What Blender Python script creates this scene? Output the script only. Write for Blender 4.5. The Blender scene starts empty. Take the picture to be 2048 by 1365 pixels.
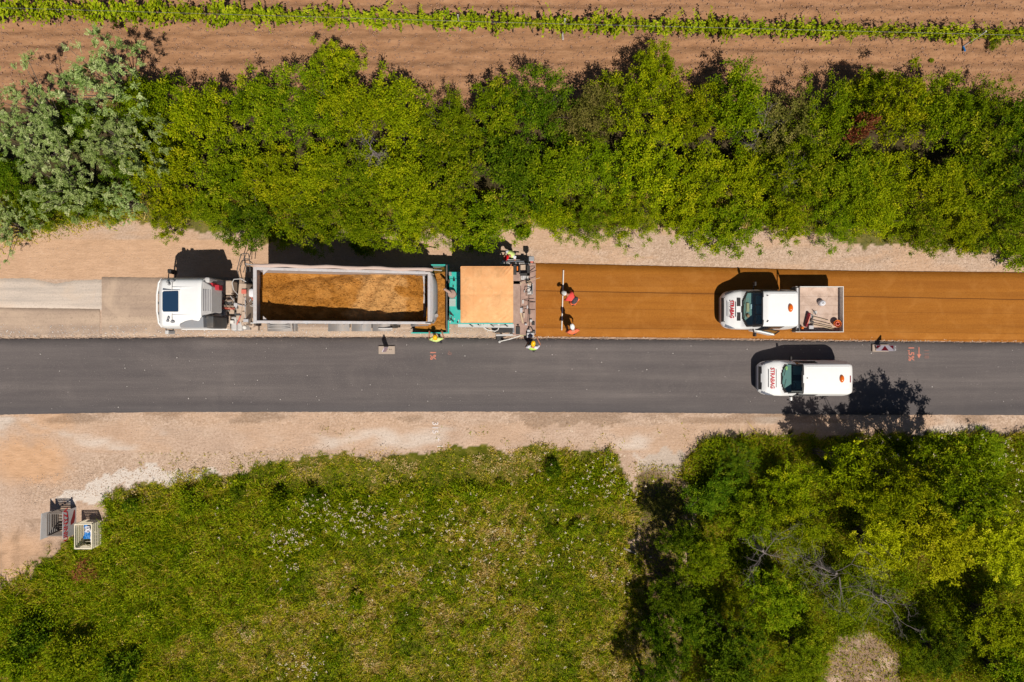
import bpy, bmesh, math, random
import numpy as np
from mathutils import Vector, Matrix
rng = np.random.default_rng(7); random.seed(7)
sc = bpy.context.scene; COL = sc.collection
R = math.radians
# ------------------------------------------------------------------ camera, sky, sun
HC = 36.0; FPX = 1365.33
cam = bpy.data.cameras.new('camera'); co = bpy.data.objects.new('camera', cam); COL.objects.link(co)
co.location = (0, 0, HC); cam.sensor_width = 36; cam.lens = 24; cam.clip_end = 3000; cam.clip_start = .5
sc.camera = co
SUND = Vector((0.21, -0.55, 1.0)).normalized()      # direction towards the sun
w = bpy.data.worlds.new('World'); sc.world = w; w.use_nodes = True
nt = w.node_tree; nt.nodes.clear()
sky = nt.nodes.new('ShaderNodeTexSky'); sky.sky_type = 'NISHITA'; sky.sun_disc = False
sky.air_density = .7; sky.dust_density = .4; sky.sun_elevation = math.asin(SUND.z); sky.sun_rotation = math.atan2(SUND.x, SUND.y)
bg = nt.nodes.new('ShaderNodeBackground'); bg.inputs['Strength'].default_value = 0.05
wo = nt.nodes.new('ShaderNodeOutputWorld'); nt.links.new(sky.outputs[0], bg.inputs[0]); nt.links.new(bg.outputs[0], wo.inputs[0])
sl = bpy.data.lights.new('sun', 'SUN'); sl.energy = 4.9; sl.angle = R(.53); sl.color = (1, .93, .82)
so = bpy.data.objects.new('sun', sl); COL.objects.link(so); so.rotation_euler = SUND.to_track_quat('Z', 'Y').to_euler()
so.location = (10, -25, 45)
vs = sc.view_settings; vs.view_transform = 'Standard'; vs.look = 'None'; vs.exposure = 0.0; vs.gamma = 1; vs.use_curve_mapping = False
sc.cycles.max_bounces = 5; sc.cycles.diffuse_bounces = 2; sc.cycles.transparent_max_bounces = 8

# ------------------------------------------------------------------ helpers
def P(px, py, h=0.0):
    k = (HC - h) / FPX
    return ((px - 1024) * k, (682.5 - py) * k)
def Pv(px, py, h=0.0): return (*P(px, py, h), h)

def s2l(c): return tuple(((v/255)/12.92 if v/255 <= .04045 else ((v/255+.055)/1.055)**2.4) for v in c)

class N:
    """tiny node-graph builder"""
    def __init__(s, name):
        s.m = bpy.data.materials.new(name); s.m.use_nodes = True; s.t = s.m.node_tree
        s.b = s.t.nodes['Principled BSDF']
    def n(s, t, **k):
        x = s.t.nodes.new(t)
        for a, v in k.items(): setattr(x, a, v)
        return x
    def l(s, a, b): s.t.links.new(a, b)
    def coord(s, kind='Object', scale=None):
        c = s.n('ShaderNodeTexCoord').outputs[kind]
        if kind == 'World': pass
        if scale:
            mp = s.n('ShaderNodeMapping'); mp.inputs['Scale'].default_value = scale; s.l(c, mp.inputs[0]); return mp.outputs[0]
        return c
    def pos(s, scale=None):
        c = s.n('ShaderNodeNewGeometry').outputs['Position']
        if scale:
            mp = s.n('ShaderNodeMapping'); mp.inputs['Scale'].default_value = scale; s.l(c, mp.inputs[0]); return mp.outputs[0]
        return c
    def noise(s, vec, scale, detail=4, rough=.55, dist=0):
        x = s.n('ShaderNodeTexNoise'); x.inputs['Scale'].default_value = scale; x.inputs['Detail'].default_value = detail
        x.inputs['Roughness'].default_value = rough; x.inputs['Distortion'].default_value = dist; s.l(vec, x.inputs['Vector']); return x.outputs[0]
    def voro(s, vec, scale, out='Distance', feature='F1'):
        x = s.n('ShaderNodeTexVoronoi', feature=feature); x.inputs['Scale'].default_value = scale; s.l(vec, x.inputs['Vector']); return x.outputs[out]
    def ramp(s, fac, stops):
        x = s.n('ShaderNodeValToRGB'); e = x.color_ramp.elements
        while len(e) > 1: e.remove(e[-1])
        e[0].position = stops[0][0]; e[0].color = (*stops[0][1], 1) if len(stops[0][1]) == 3 else stops[0][1]
        for p, c in stops[1:]:
            q = e.new(p); q.color = (*c, 1)
        s.l(fac, x.inputs[0]); return x.outputs[0]
    def mix(s, fac, a, b, mode='MIX'):
        x = s.n('ShaderNodeMix', data_type='RGBA', blend_type=mode, clamp_factor=True)
        for i, v in ((0, fac), (6, a), (7, b)):
            if isinstance(v, bpy.types.NodeSocket): s.l(v, x.inputs[i])
            elif isinstance(v, (int, float)) and i: x.inputs[i].default_value = (v, v, v, 1)
            elif i == 0: x.inputs[i].default_value = v
            else: x.inputs[i].default_value = (*v, 1)
        return x.outputs[2]
    def math(s, op, a, b=0.5, c=None, clamp=False):
        x = s.n('ShaderNodeMath', operation=op, use_clamp=clamp)
        for i, v in enumerate((a, b) if c is None else (a, b, c)):
            if isinstance(v, bpy.types.NodeSocket): s.l(v, x.inputs[i])
            else: x.inputs[i].default_value = v
        return x.outputs[0]
    def attr(s, name, out='Color'): return s.n('ShaderNodeAttribute', attribute_name=name).outputs[out]
    def bump(s, h, strength=.5, dist=.02):
        x = s.n('ShaderNodeBump'); x.inputs['Strength'].default_value = strength; x.inputs['Distance'].default_value = dist
        s.l(h, x.inputs['Height']); s.l(x.outputs[0], s.b.inputs['Normal'])
    def out(s, col=None, rough=.8, metal=0, spec=.3, **k):
        if col is not None:
            if isinstance(col, bpy.types.NodeSocket): s.l(col, s.b.inputs['Base Color'])
            else: s.b.inputs['Base Color'].default_value = (*col, 1)
        if isinstance(rough, bpy.types.NodeSocket): s.l(rough, s.b.inputs['Roughness'])
        else: s.b.inputs['Roughness'].default_value = rough
        s.b.inputs['Metallic'].default_value = metal; s.b.inputs['Specular IOR Level'].default_value = spec
        for a, v in k.items(): s.b.inputs[a].default_value = v
        return s.m

def dusty(name, col, rough=.5, metal=0, dust=.35, dcol=(.42, .30, .21), scale=3, spec=.4, grime=.25, coat=0):
    """paint or metal with dust and grime patches"""
    n = N(name); v = n.coord()
    f = n.ramp(n.noise(v, scale, 6, .7), [(.38, (0, 0, 0)), (.72, (1, 1, 1))])
    f = n.math('MULTIPLY', f, dust, clamp=True)
    g = n.ramp(n.noise(v, scale*4, 5, .7, 1), [(.5, (0, 0, 0)), (.75, (1, 1, 1))])
    c = n.mix(n.math('MULTIPLY', g, grime), col, tuple(x*.45 for x in col))
    c = n.mix(f, c, dcol)
    n.bump(n.noise(v, scale*10, 3), .08, .01)
    return n.out(c, n.math('ADD', n.math('MULTIPLY', f, .4), rough), metal, spec, **({'Coat Weight': coat} if coat else {}))

M = {}
M['white'] = dusty('white_paint', (.80, .80, .80), .35, 0, .13, (.62, .55, .48), scale=2, spec=.5, grime=.06)
M['whiteworn'] = dusty('worn_white_paint', (.72, .70, .67), .5, 0, .3, scale=5)
M['black'] = dusty('black_plastic', (.018, .018, .02), .5, 0, .06, scale=4)
M['rubber'] = dusty('tyre_rubber', (.02, .02, .02), .85, 0, .4, scale=4)
M['steel'] = dusty('dusty_steel', (.30, .29, .29), .45, .4, .45, scale=4)
M['alu'] = dusty('aluminium', (.47, .46, .48), .5, .25, .5, (.47, .36, .29), 2.4, grime=.5)
M['grey'] = dusty('grey_plastic', (.27, .28, .30), .5, 0, .2, scale=3)
M['greylt'] = dusty('light_grey_paint', (.50, .49, .49), .5, 0, .25, scale=4)
M['dkgrey'] = dusty('dark_grey_metal', (.06, .062, .065), .55, 0, .2, scale=3)
M['beige'] = dusty('dust_caked_metal', (.42, .32, .25), .8, 0, .7, (.60, .45, .34), 6, grime=.5)
M['deck'] = dusty('rusty_deck_steel', (.30, .19, .155), .75, 0, .7, (.50, .35, .29), 3, grime=.6)
M['teal'] = dusty('teal_paint', (.015, .42, .36), .4, 0, .22, (.30, .36, .30), 4, grime=.3)
M['red'] = dusty('red_paint', (.42, .015, .03), .5, 0, .06)
M['redlt'] = dusty('faded_red_plastic', (.62, .13, .09), .6, 0, .3, scale=8)
M['orange'] = dusty('orange_paint', (.75, .17, .01), .5, 0, .1)
M['wood'] = dusty('pale_wood', (.52, .40, .26), .8, 0, .3, scale=9)
M['greywood'] = dusty('weathered_wood', (.20, .17, .15), .85, 0, .35, (.34, .28, .24), 9, grime=.6)
M['cream'] = dusty('cream_painted_wood', (.80, .72, .55), .7, 0, .15, scale=9, grime=.1)
M['chrome'] = dusty('bright_metal', (.6, .6, .6), .25, .9, .1)
M['skin'] = N('skin').out((.46, .21, .13), .6)
M['hivis'] = dusty('hi_vis_lime_fabric', (.50, .78, .10), .85, 0, .12, scale=9)
M['lime'] = dusty('lime_yellow_fabric', (.62, .76, .24), .85, 0, .12, scale=9)
M['hivor'] = dusty('hi_vis_orange_fabric', (.90, .17, .07), .85, 0, .12, scale=9)
M['hivred'] = dusty('red_orange_fabric', (.80, .07, .06), .85, 0, .1, scale=9)
M['navy'] = dusty('navy_trousers', (.012, .016, .035), .9, 0, .1, scale=9)
M['dash'] = dusty('dashboard_plastic', (.17, .25, .25), .6, 0, .2, scale=5)
M['charcoal'] = dusty('charcoal_fabric', (.04, .035, .05), .9, 0, .25, scale=9)
M['whitefab'] = dusty('white_fabric', (.65, .65, .70), .9, 0, .1, scale=9)
M['helmY'] = N('yellow_helmet').out((.85, .46, .005), .35)
M['helmR'] = N('red_helmet').out((.65, .012, .018), .35)
M['helmW'] = N('white_helmet').out((.75, .76, .74), .35)
M['blue'] = dusty('blue_plastic_sheet', (.01, .17, .48), .4, 0, .05, scale=9)
M['pale'] = dusty('pale_panel', (.46, .45, .47), .6, 0, .2, (.36, .33, .30), 5)
M['concrete'] = dusty('concrete', (.36, .29, .24), .9, 0, .4, (.46, .36, .28), 9, grime=.5)
M['reflwhite'] = N('reflective_white').out((.62, .58, .68), .4)
M['darkred'] = N('dark_red_film').out((.20, .01, .02), .45)
M['seat'] = dusty('seat_fabric', (.24, .33, .34), .9, 0, .2)
M['sprayO'] = N('orange_spray_paint').out((.55, .20, .14), .8)
M['sprayF'] = N('faded_orange_spray').out((.22, .125, .11), .85)
M['sprayW'] = N('white_spray_paint').out((.66, .58, .55), .85)
M['ltr_red'] = N('red_lettering').out((.50, .01, .02), .4)
M['stem'] = dusty('bark', (.11, .085, .065), .9, 0, .3, (.2, .17, .15), 8)
M['twig'] = dusty('dead_grey_twig', (.22, .18, .17), .9, 0, .3, (.40, .35, .33), 8)
def glassm(name, col, rough=.03, tr=1):
    n = N(name); return n.out(col, rough, 0, .5, **{'Transmission Weight': tr, 'IOR': 1.45})
def winm():
    n = N('windscreen_glass'); tb = n.n('ShaderNodeBsdfTransparent'); tb.inputs[0].default_value = (.74, .92, .90, 1)
    gl = n.n('ShaderNodeBsdfGlossy'); gl.inputs['Roughness'].default_value = .02; gl.inputs[0].default_value = (.8, .9, .9, 1)
    fr = n.n('ShaderNodeFresnel'); fr.inputs[0].default_value = 1.5
    mx = n.n('ShaderNodeMixShader'); n.l(n.math('ADD', fr.outputs[0], .03), mx.inputs[0]); n.l(tb.outputs[0], mx.inputs[1]); n.l(gl.outputs[0], mx.inputs[2])
    n.l(mx.outputs[0], n.t.nodes['Material Output'].inputs[0]); return n.m
M['glass'] = winm()
M['sunroof'] = N('tinted_sunroof_glass').out((.015, .04, .085), .12, 0, .6)
M['lens'] = N('lamp_lens').out((.19, .21, .26), .15, 0, .6)
M['beacon'] = N('amber_beacon').out((.70, .13, .005), .2, 0, .6)
M['blackgl'] = N('black_glazing').out((.012, .014, .018), .15, 0, .6)

def tarpm():
    n = N('orange_tarpaulin'); v = n.coord()
    c = n.ramp(n.noise(v, 1.3, 5, .6), [(.3, (.70, .33, .13)), (.7, (.82, .44, .20))])
    c = n.mix(n.ramp(n.noise(v, 5, 6, .7, 1), [(.55, (0, 0, 0)), (.8, (.5, .5, .5))]), c, (.84, .62, .38))
    c = n.mix(n.ramp(n.noise(v, 2.6, 6, .7, .5), [(.48, (0, 0, 0)), (.72, (.7, .7, .7))]), c, (.50, .27, .11))
    n.bump(n.noise(v, 9, 4), .15, .02); return n.out(c, .75)
M['tarp'] = tarpm()
def mixm(name, a, b, c3, stones=True):
    n = N(name); v = n.coord()
    c = n.ramp(n.noise(v, 14, 8, .75), [(.3, a), (.5, b), (.72, c3)])
    c = n.mix(n.ramp(n.noise(v, 1.2, 4, .6, .6), [(.42, (0, 0, 0)), (.62, (.75, .75, .75))]), c, (.55, .25, .055))
    sx = n.n('ShaderNodeSeparateXYZ'); n.l(n.pos(), sx.inputs[0]); e = n.math('ADD', sx.outputs[0], n.math('MULTIPLY', n.math('SUBTRACT', n.noise(v, .9, 5), .5), 3.5))
    f1 = n.n('ShaderNodeMapRange'); f1.inputs['From Min'].default_value = -7.9; f1.inputs['From Max'].default_value = -7.4; n.l(e, f1.inputs[0])
    f2 = n.n('ShaderNodeMapRange'); f2.inputs['From Min'].default_value = -5.3; f2.inputs['From Max'].default_value = -5.6; n.l(e, f2.inputs[0])
    c = n.mix(n.math('MULTIPLY', n.math('MULTIPLY', f1.outputs[0], f2.outputs[0]), .6), c, (.66, .37, .14))
    n.bump(n.math('ADD', n.noise(v, 18, 6, .8), n.math('MULTIPLY', n.voro(v, 14), .6)), .9, .07)
    return n.out(c, .7, 0, .25)
M['mix'] = mixm('hot_asphalt_mix', (.20, .072, .008), (.36, .14, .015), (.50, .215, .034))

class MB:
    def __init__(s): s.v = []; s.f = []
    def add(s, vs, fs):
        o = len(s.v); s.v += [tuple(map(float, v)) for v in vs]; s.f += [tuple(i+o for i in f) for f in fs]; return s
    def box(s, x0, x1, y0, y1, z0, z1):
        return s.add([(x0,y0,z0),(x1,y0,z0),(x1,y1,z0),(x0,y1,z0),(x0,y0,z1),(x1,y0,z1),(x1,y1,z1),(x0,y1,z1)],
                     [(3,2,1,0),(4,5,6,7),(0,1,5,4),(1,2,6,5),(2,3,7,6),(3,0,4,7)])
    def hexa(s, p): # 8 points bottom 4, top 4
        return s.add(p, [(3,2,1,0),(4,5,6,7),(0,1,5,4),(1,2,6,5),(2,3,7,6),(3,0,4,7)])
    def bar(s, a, b, wd, ht=None, up=(0,0,1)):
        a = Vector(a); b = Vector(b); d = (b-a).normalized(); u = Vector(up)
        if abs(d.dot(u)) > .98: u = Vector((1,0,0))
        sd = d.cross(u).normalized()*wd/2; u2 = sd.cross(d).normalized()*(ht or wd)/2
        return s.hexa([a-sd-u2, b-sd-u2, b+sd-u2, a+sd-u2, a-sd+u2, b-sd+u2, b+sd+u2, a+sd+u2])
    def tube(s, pts, r, n=8, caps=True):
        pts = [Vector(p) for p in pts]; rr = r if isinstance(r, (list, tuple)) else [r]*len(pts)
        o = len(s.v); prev = None
        for i, p in enumerate(pts):
            d = (pts[min(i+1, len(pts)-1)] - pts[max(i-1, 0)]).normalized()
            a = prev if prev is not None else (Vector((0,0,1)) if abs(d.z) < .9 else Vector((1,0,0)))
            a = (a - d*a.dot(d)).normalized(); b = d.cross(a); prev = a
            for k in range(n):
                t = 2*math.pi*k/n; q = p + (a*math.cos(t)+b*math.sin(t))*rr[i]; s.v.append(tuple(q))
        for i in range(len(pts)-1):
            for k in range(n):
                k2 = (k+1) % n; s.f.append((o+i*n+k, o+i*n+k2, o+(i+1)*n+k2, o+(i+1)*n+k))
        if caps:
            s.f.append(tuple(o+k for k in range(n))[::-1]); s.f.append(tuple(o+(len(pts)-1)*n+k for k in range(n)))
        return s
    def prism(s, poly, z0, z1):
        n = len(poly)
        return s.add([(x,y,z0) for x,y in poly]+[(x,y,z1) for x,y in poly],
                     [tuple(range(n))[::-1], tuple(range(n,2*n))]+[(i,(i+1)%n,n+(i+1)%n,n+i) for i in range(n)])
    def extr(s, prof, y0, y1): # profile in xz extruded along y
        n = len(prof)
        return s.add([(x,y0,z) for x,z in prof]+[(x,y1,z) for x,z in prof],
                     [tuple(range(n)), tuple(range(n,2*n))[::-1]]+[(i,n+i,n+(i+1)%n,(i+1)%n) for i in range(n)])
    def lathe(s, c, prof, n=20, sx=1, sy=1):
        o = len(s.v)
        for r, z in prof:
            for k in range(n):
                t = 2*math.pi*k/n; s.v.append((c[0]+r*math.cos(t)*sx, c[1]+r*math.sin(t)*sy, c[2]+z))
        for i in range(len(prof)-1):
            for k in range(n):
                k2 = (k+1)%n; s.f.append((o+i*n+k, o+i*n+k2, o+(i+1)*n+k2, o+(i+1)*n+k))
        s.f.append(tuple(o+k for k in range(n))[::-1]); s.f.append(tuple(o+(len(prof)-1)*n+k for k in range(n)))
        return s
    def xf(s, mat):
        s.v = [tuple(mat @ Vector(v)) for v in s.v]; return s
    def build(s, name, mat, parent=None, label=None, bevel=0, smooth=False, kind=None):
        me = bpy.data.meshes.new(name); off = wl(parent)
        me.from_pydata([(a-off[0], b-off[1], c-off[2]) for a,b,c in s.v], [], s.f)
        bm = bmesh.new(); bm.from_mesh(me); bmesh.ops.recalc_face_normals(bm, faces=bm.faces); bm.to_mesh(me); bm.free()
        me.materials.append(M[mat] if isinstance(mat, str) else mat)
        if smooth: me.shade_smooth()
        return link(name, me, parent, label, bevel, kind)
def wl(p):
    v = Vector((0,0,0))
    while p is not None: v = v + p.location; p = p.parent
    return v
def link(name, me, parent=None, label=None, bevel=0, kind=None):
    o = bpy.data.objects.new(name, me); COL.objects.link(o); o.parent = parent
    if label: o['label'] = label
    if kind: o['kind'] = kind
    if bevel:
        b = o.modifiers.new('bevel', 'BEVEL'); b.width = bevel; b.segments = 2; b.limit_method = 'ANGLE'; b.angle_limit = R(35)
    return o
def thing(name, label, cat, loc=(0,0,0), group=None):
    o = bpy.data.objects.new(name, None); COL.objects.link(o); o.location = loc; o.empty_display_size = .2
    o['label'] = label; o['category'] = cat
    if group: o['group'] = group
    return o
def tag(o, label, cat, group=None, kind=None):
    if label: o['label'] = label
    if cat: o['category'] = cat
    if group: o['group'] = group
    if kind: o['kind'] = kind
    return o
def npmesh(name, V, F, mat, tone=None, smooth=False):
    me = bpy.data.meshes.new(name); k = F.shape[1]
    me.vertices.add(len(V)); me.vertices.foreach_set('co', V.astype(np.float32).ravel())
    me.loops.add(F.size); me.loops.foreach_set('vertex_index', F.astype(np.int32).ravel())
    me.polygons.add(len(F)); me.polygons.foreach_set('loop_start', np.arange(0, F.size, k, dtype=np.int32))
    me.update(calc_edges=True)
    if tone is not None:
        a = me.attributes.new('tone', 'FLOAT_COLOR', 'POINT'); c = np.ones((len(V), 4), np.float32)
        tone = np.asarray(tone)
        if tone.ndim == 1: c[:, 0] = tone
        else: c[:, :tone.shape[1]] = tone
        a.data.foreach_set('color', c.ravel())
    if mat: me.materials.append(M[mat] if isinstance(mat, str) else mat)
    if smooth: me.shade_smooth()
    return me
def text_mesh(txt, size, mat, name='lettering', parent=None, mtx=None, ext=.002, bold=.0, sx=1, label=None):
    cu = bpy.data.curves.new('t', 'FONT'); cu.body = txt; cu.size = size; cu.extrude = ext; cu.offset = bold
    cu.align_x = 'CENTER'; cu.align_y = 'CENTER'; cu.resolution_u = 2
    ob = bpy.data.objects.new('t', cu); COL.objects.link(ob)
    dg = bpy.context.evaluated_depsgraph_get(); me = bpy.data.meshes.new_from_object(ob.evaluated_get(dg))
    bpy.data.objects.remove(ob); bpy.data.curves.remove(cu)
    me.transform(Matrix.Diagonal((sx,1,1,1)))
    if mtx is not None: me.transform(mtx)
    me.transform(Matrix.Translation(-wl(parent)))
    me.materials.clear(); me.materials.append(M[mat])
    return link(name, me, parent, label)

# numpy noise ---------------------------------------------------------------
def vnoise(x, y, scale, seed):
    r = np.random.default_rng(seed); T = r.random((256, 256))
    x = x*scale + 500.3; y = y*scale + 311.7
    xi = np.floor(x).astype(int); yi = np.floor(y).astype(int); fx = x-xi; fy = y-yi
    fx = fx*fx*(3-2*fx); fy = fy*fy*(3-2*fy)
    g = lambda a, b: T[a % 256, b % 256]
    return (g(xi,yi)*(1-fx)+g(xi+1,yi)*fx)*(1-fy)+(g(xi,yi+1)*(1-fx)+g(xi+1,yi+1)*fx)*fy
def fbm(x, y, scale, seed, octv=4):
    s = 0; a = .5; t = 0
    for i in range(octv):
        s = s + a*vnoise(x, y, scale*2**i, seed+i); t += a; a *= .55
    return s/t
def inpoly(x, y, poly):
    c = np.zeros(x.shape, bool); n = len(poly)
    for i in range(n):
        x1, y1 = poly[i]; x2, y2 = poly[(i+1) % n]
        if y1 == y2: continue
        k = (y1 > y) != (y2 > y)
        c ^= k & (x < (x2-x1)*(y-y1)/(y2-y1)+x1)
    return c
def topx(x, y): return 1024 + x*FPX/HC, 682.5 - y*FPX/HC
def sstep(a, b, v): t = np.clip((v-a)/(b-a), 0, 1); return t*t*(3-2*t)

# region definitions in ground pixels ------------------------------------------
MEADOW = [(-200,1230),(0,1178),(60,1150),(95,1110),(150,1075),(205,1050),(215,1000),(300,968),(450,945),(600,915),(760,905),(900,902),(1100,893),(1190,898),(1232,918),(1250,950),(1290,1010),(1262,1090),(1300,1160),(1275,1260),(1305,1350),(1290,1600),(-200,1600)]
LUSH = [(190,1070),(210,1003),(330,988),(480,972),(610,975),(700,985),(1020,960),(1100,930),(1200,915),(1240,940),(1262,1000),(1150,1010),(1000,990),(800,1040),(620,1120),(520,1230),(330,1290),(420,1500),(-200,1500),(-200,1250),(100,1180),(120,1110)]
WOODS = [(1362,925),(1400,888),(1500,872),(1700,872),(2300,868),(2300,1600),(1840,1600),(1795,1300),(1740,1262),(1680,1270),(1650,1310),(1630,1600),(1345,1600),(1380,1200),(1385,1000)]
HEDGEB = [(-300,440),(300,445),(520,470),(900,470),(1080,462),(1300,462),(1560,465),(1700,478),(2000,520),(2300,530),(2300,150),(1500,150),(1000,160),(-300,120)]

# ------------------------------------------------------------------ ground
def groundm():
    n = N('roadside_ground'); v = n.pos(); a = n.attr('maskA'); b = n.attr('maskB')
    sa = n.n('ShaderNodeSeparateColor'); n.l(a, sa.inputs[0]); sb = n.n('ShaderNodeSeparateColor'); n.l(b, sb.inputs[0]); tr_ = n.n('ShaderNodeSeparateColor'); n.l(n.attr('maskC'), tr_.inputs[0])
    soil, orange, pale = sa.outputs; green, floor_, gravel = sb.outputs
    big = n.noise(v, .5, 6, .6, .4); fine = n.noise(v, 9, 8, .75); vf = n.noise(v, 30, 4, .8)
    base = n.ramp(big, [(.25, (.40, .285, .215)), (.5, (.52, .375, .285)), (.75, (.60, .455, .36))])
    base = n.mix(n.ramp(fine, [(.35, (.75, .75, .75)), (.55, (0, 0, 0))]), base, (.32, .21, .14))
    stones = n.ramp(n.voro(v, 13, 'Color'), [(.15, (.38, .265, .19)), (.5, (.48, .345, .255)), (.85, (.60, .455, .355))])
    base = n.mix(n.math('MULTIPLY', gravel, .75), base, stones)
    oc = n.ramp(n.noise(n.pos((1, 2.5, 1)), 1.6, 7, .65, .5), [(.3, (.48, .29, .17)), (.6, (.60, .37, .225)), (.8, (.66, .46, .31))])
    base = n.mix(orange, base, oc)
    base = n.mix(pale, base, n.ramp(fine, [(.3, (.56, .49, .43)), (.7, (.70, .63, .57))]))
    sv = n.pos((.35, 1.6, 1))
    scol = n.ramp(n.noise(sv, 2.2, 8, .7, .3), [(.25, (.23, .118, .062)), (.5, (.345, .185, .100)), (.75, (.45, .26, .15))])
    scol = n.mix(n.ramp(vf, [(.3, (.55, .55, .55)), (.5, (0, 0, 0))]), scol, (.15, .075, .045))
    base = n.mix(soil, base, scol)
    gcol = n.ramp(n.noise(v, 2.5, 8, .75), [(.3, (.03, .045, .003)), (.5, (.10, .105, .010)), (.7, (.22, .18, .04))])
    base = n.mix(tr_.outputs[0], base, n.ramp(fine, [(.3, (.12, .075, .045)), (.55, (.24, .155, .10)), (.75, (.34, .23, .155))]))
    base = n.mix(green, base, gcol)
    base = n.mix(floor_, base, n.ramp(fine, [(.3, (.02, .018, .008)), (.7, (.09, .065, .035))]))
    h = n.math('ADD', n.math('MULTIPLY', fine, 1.0), n.math('MULTIPLY', n.noise(sv, 5, 6, .7, .6), .8))
    n.l(base, n.b.inputs['Base Color']); n.bump(h, .7, .06)
    return n.out(base, .95, 0, .02)
M['ground'] = groundm()
gx = np.concatenate([[-900,-200,-60], np.arange(-31, 31.01, .13), [60,200,900]])
gy = np.concatenate([[-900,-200,-50], np.arange(-21, 21.01, .11), [50,200,900]])
GX, GY = np.meshgrid(gx, gy)
PX, PY = topx(GX, GY)
j1 = (fbm(GX, GY, .7, 3)-.5)*40; j2 = (fbm(GX, GY, 2.3, 9)-.5)*26
JX, JY = PX+j1+j2, PY+(fbm(GX, GY, .8, 33)-.5)*44+j2
def softpoly(poly, soft=1):
    return inpoly(JX, JY, poly).astype(float)
soil = sstep(300, 240, JY)
meadow = softpoly(MEADOW); woods = softpoly(WOODS)
hedge = softpoly([(-900,470),(300,440),(520,475),(900,470),(1080,455),(1300,460),(1560,455),(1700,478),(2000,515),(3000,560),(3000,260),(-900,260)])
hedge2 = sstep(300, 300.5, JY)*0
path = softpoly([(1285,905),(1362,905),(1380,1600),(1290,1600),(1275,960)])
dry = softpoly([(1640,1290),(1690,1262),(1740,1255),(1800,1290),(1850,1600),(1620,1600)])*sstep(.36, .50, fbm(GX, GY, 1.1, 54))
orange = np.maximum.reduce([
    sstep(1, .4, np.hypot((JX-60)/110, (JY-920)/62)), sstep(1, .6, np.hypot((JX-90)/70, (JY-845)/28))*.6,
    sstep(1, .2, np.hypot((JX-30)/130, (JY-1120)/90))*.7,
    ((PY > 480) & (PY < 560))*sstep(900, 300, JX)*.7,
    ((PY > 828) & (PY < 905))*sstep(.42, .62, fbm(GX*.5, GY*1.5, .5, 50))*.25,
    ((PY > 420) & (PY < 550))*sstep(.45, .6, fbm(GX*.5, GY*1.5, .8, 51))*.4])
pale = np.maximum(inpoly(JX, JY, [(95,1005),(120,985),(200,962),(300,935),(420,935),(450,945),(330,962),(240,985),(200,1010)]).astype(float)*.9,
                  ((PY > 835) & (PY < 900))*sstep(.55, .72, fbm(GX*.4, GY, .7, 60))*.6)
pale = np.maximum(pale, inpoly(JX, JY, [(1262,905),(1362,905),(1360,940),(1290,950)])*.5)
gravel = np.clip(((PY > 480) & (PY < 560))*(.25+.65*(PX > 980)) + inpoly(JX, JY, [(60,940),(200,905),(420,900),(620,905),(600,925),(430,938),(250,950),(150,975),(90,1010),(60,1010)])*1.0
                 + ((PY > 818) & (PY < 850))*.7 + path*.3 + sstep(.5, .6, fbm(GX, GY, .6, 71))*.4, 0, 1)
darkd = np.clip(softpoly([(1020,815),(1290,815),(1220,842),(1060,850)])+((PY > 815) & (PY < 848))*sstep(.50, .62, fbm(GX*.5, GY*2, .8, 57))+((PY > 1040) & (PX < 130))*sstep(.5, .65, fbm(GX, GY, 1.0, 58))*.8, 0, 1)  # darker patches below the lane edge and at the far left
Z = (fbm(GX, GY, .35, 5)-.5)*.25*np.clip(meadow+woods, 0, 1)
Z += soil*(np.sin(GY*2*np.pi/.75+GX*.02)*.045 + (fbm(GX*.12, GY, 2.6, 88)-.5)*.22 + (fbm(GX*.5, GY, 3.4, 90)-.5)*.10 + (fbm(GX*.7, GY, 6, 89)-.5)*.10)
offroad = ((PY < 522) | (PY > 836))
Z += offroad*(1-soil)*((fbm(GX, GY, 1.2, 77)-.5)*.06 + gravel*(fbm(GX, GY, 4.5, 78)-.5)*.05)
Z += ((PY > 495) & (PY < 528) & (PX > 1000))*(fbm(GX, GY, 5, 79)-.35)*.06
Z[:, :3] = Z[:, -3:] = 0; Z[:3] = Z[-3:] = 0
nyg, nxg = GX.shape
V = np.stack([GX.ravel(), GY.ravel(), Z.ravel()], 1); idx = np.arange(nyg*nxg).reshape(nyg, nxg)
F = np.stack([idx[:-1,:-1], idx[:-1,1:], idx[1:,1:], idx[1:,:-1]], -1).reshape(-1, 4)
me = npmesh('ground', V, F, 'ground', smooth=True)
def cattr(me, name, *ch):
    a = me.attributes.new(name, 'FLOAT_COLOR', 'POINT'); c = np.ones((len(me.vertices), 4), np.float32)
    for i, x in enumerate(ch): c[:, i] = x.ravel()
    a.data.foreach_set('color', c.ravel())
green = np.clip(path*sstep(930, 1000, JY)*.55*sstep(.35,.6,fbm(GX,GY,1.1,45))+meadow + woods*.6 + (hedge > 0)*.9 - dry, 0, 1)
cattr(me, 'maskA', soil*(1-0), orange*(1-soil)*(1-meadow*.8), pale*(1-soil))
cattr(me, 'maskC', np.clip(path*sstep(915, 975, JY)+darkd*.5+dry*.75, 0, 1), path*0)  # track darkened: brown litter, with deep tree shade also put into the colour
cattr(me, 'maskB', green*(1-soil), np.clip(woods*.8+((PY > 215) & (PY < 430))*.9+path*.15-dry, 0, 1), gravel)  # a little floor tone on the track adds to its painted shade
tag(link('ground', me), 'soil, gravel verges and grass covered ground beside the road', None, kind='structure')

def zground(x, y):
    i = np.clip(((y-gy[3])/.11).round().astype(int)+3, 3, nyg-4); j = np.clip(((x-gx[3])/.13).round().astype(int)+3, 3, nxg-4)
    return Z[i, j]

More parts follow.
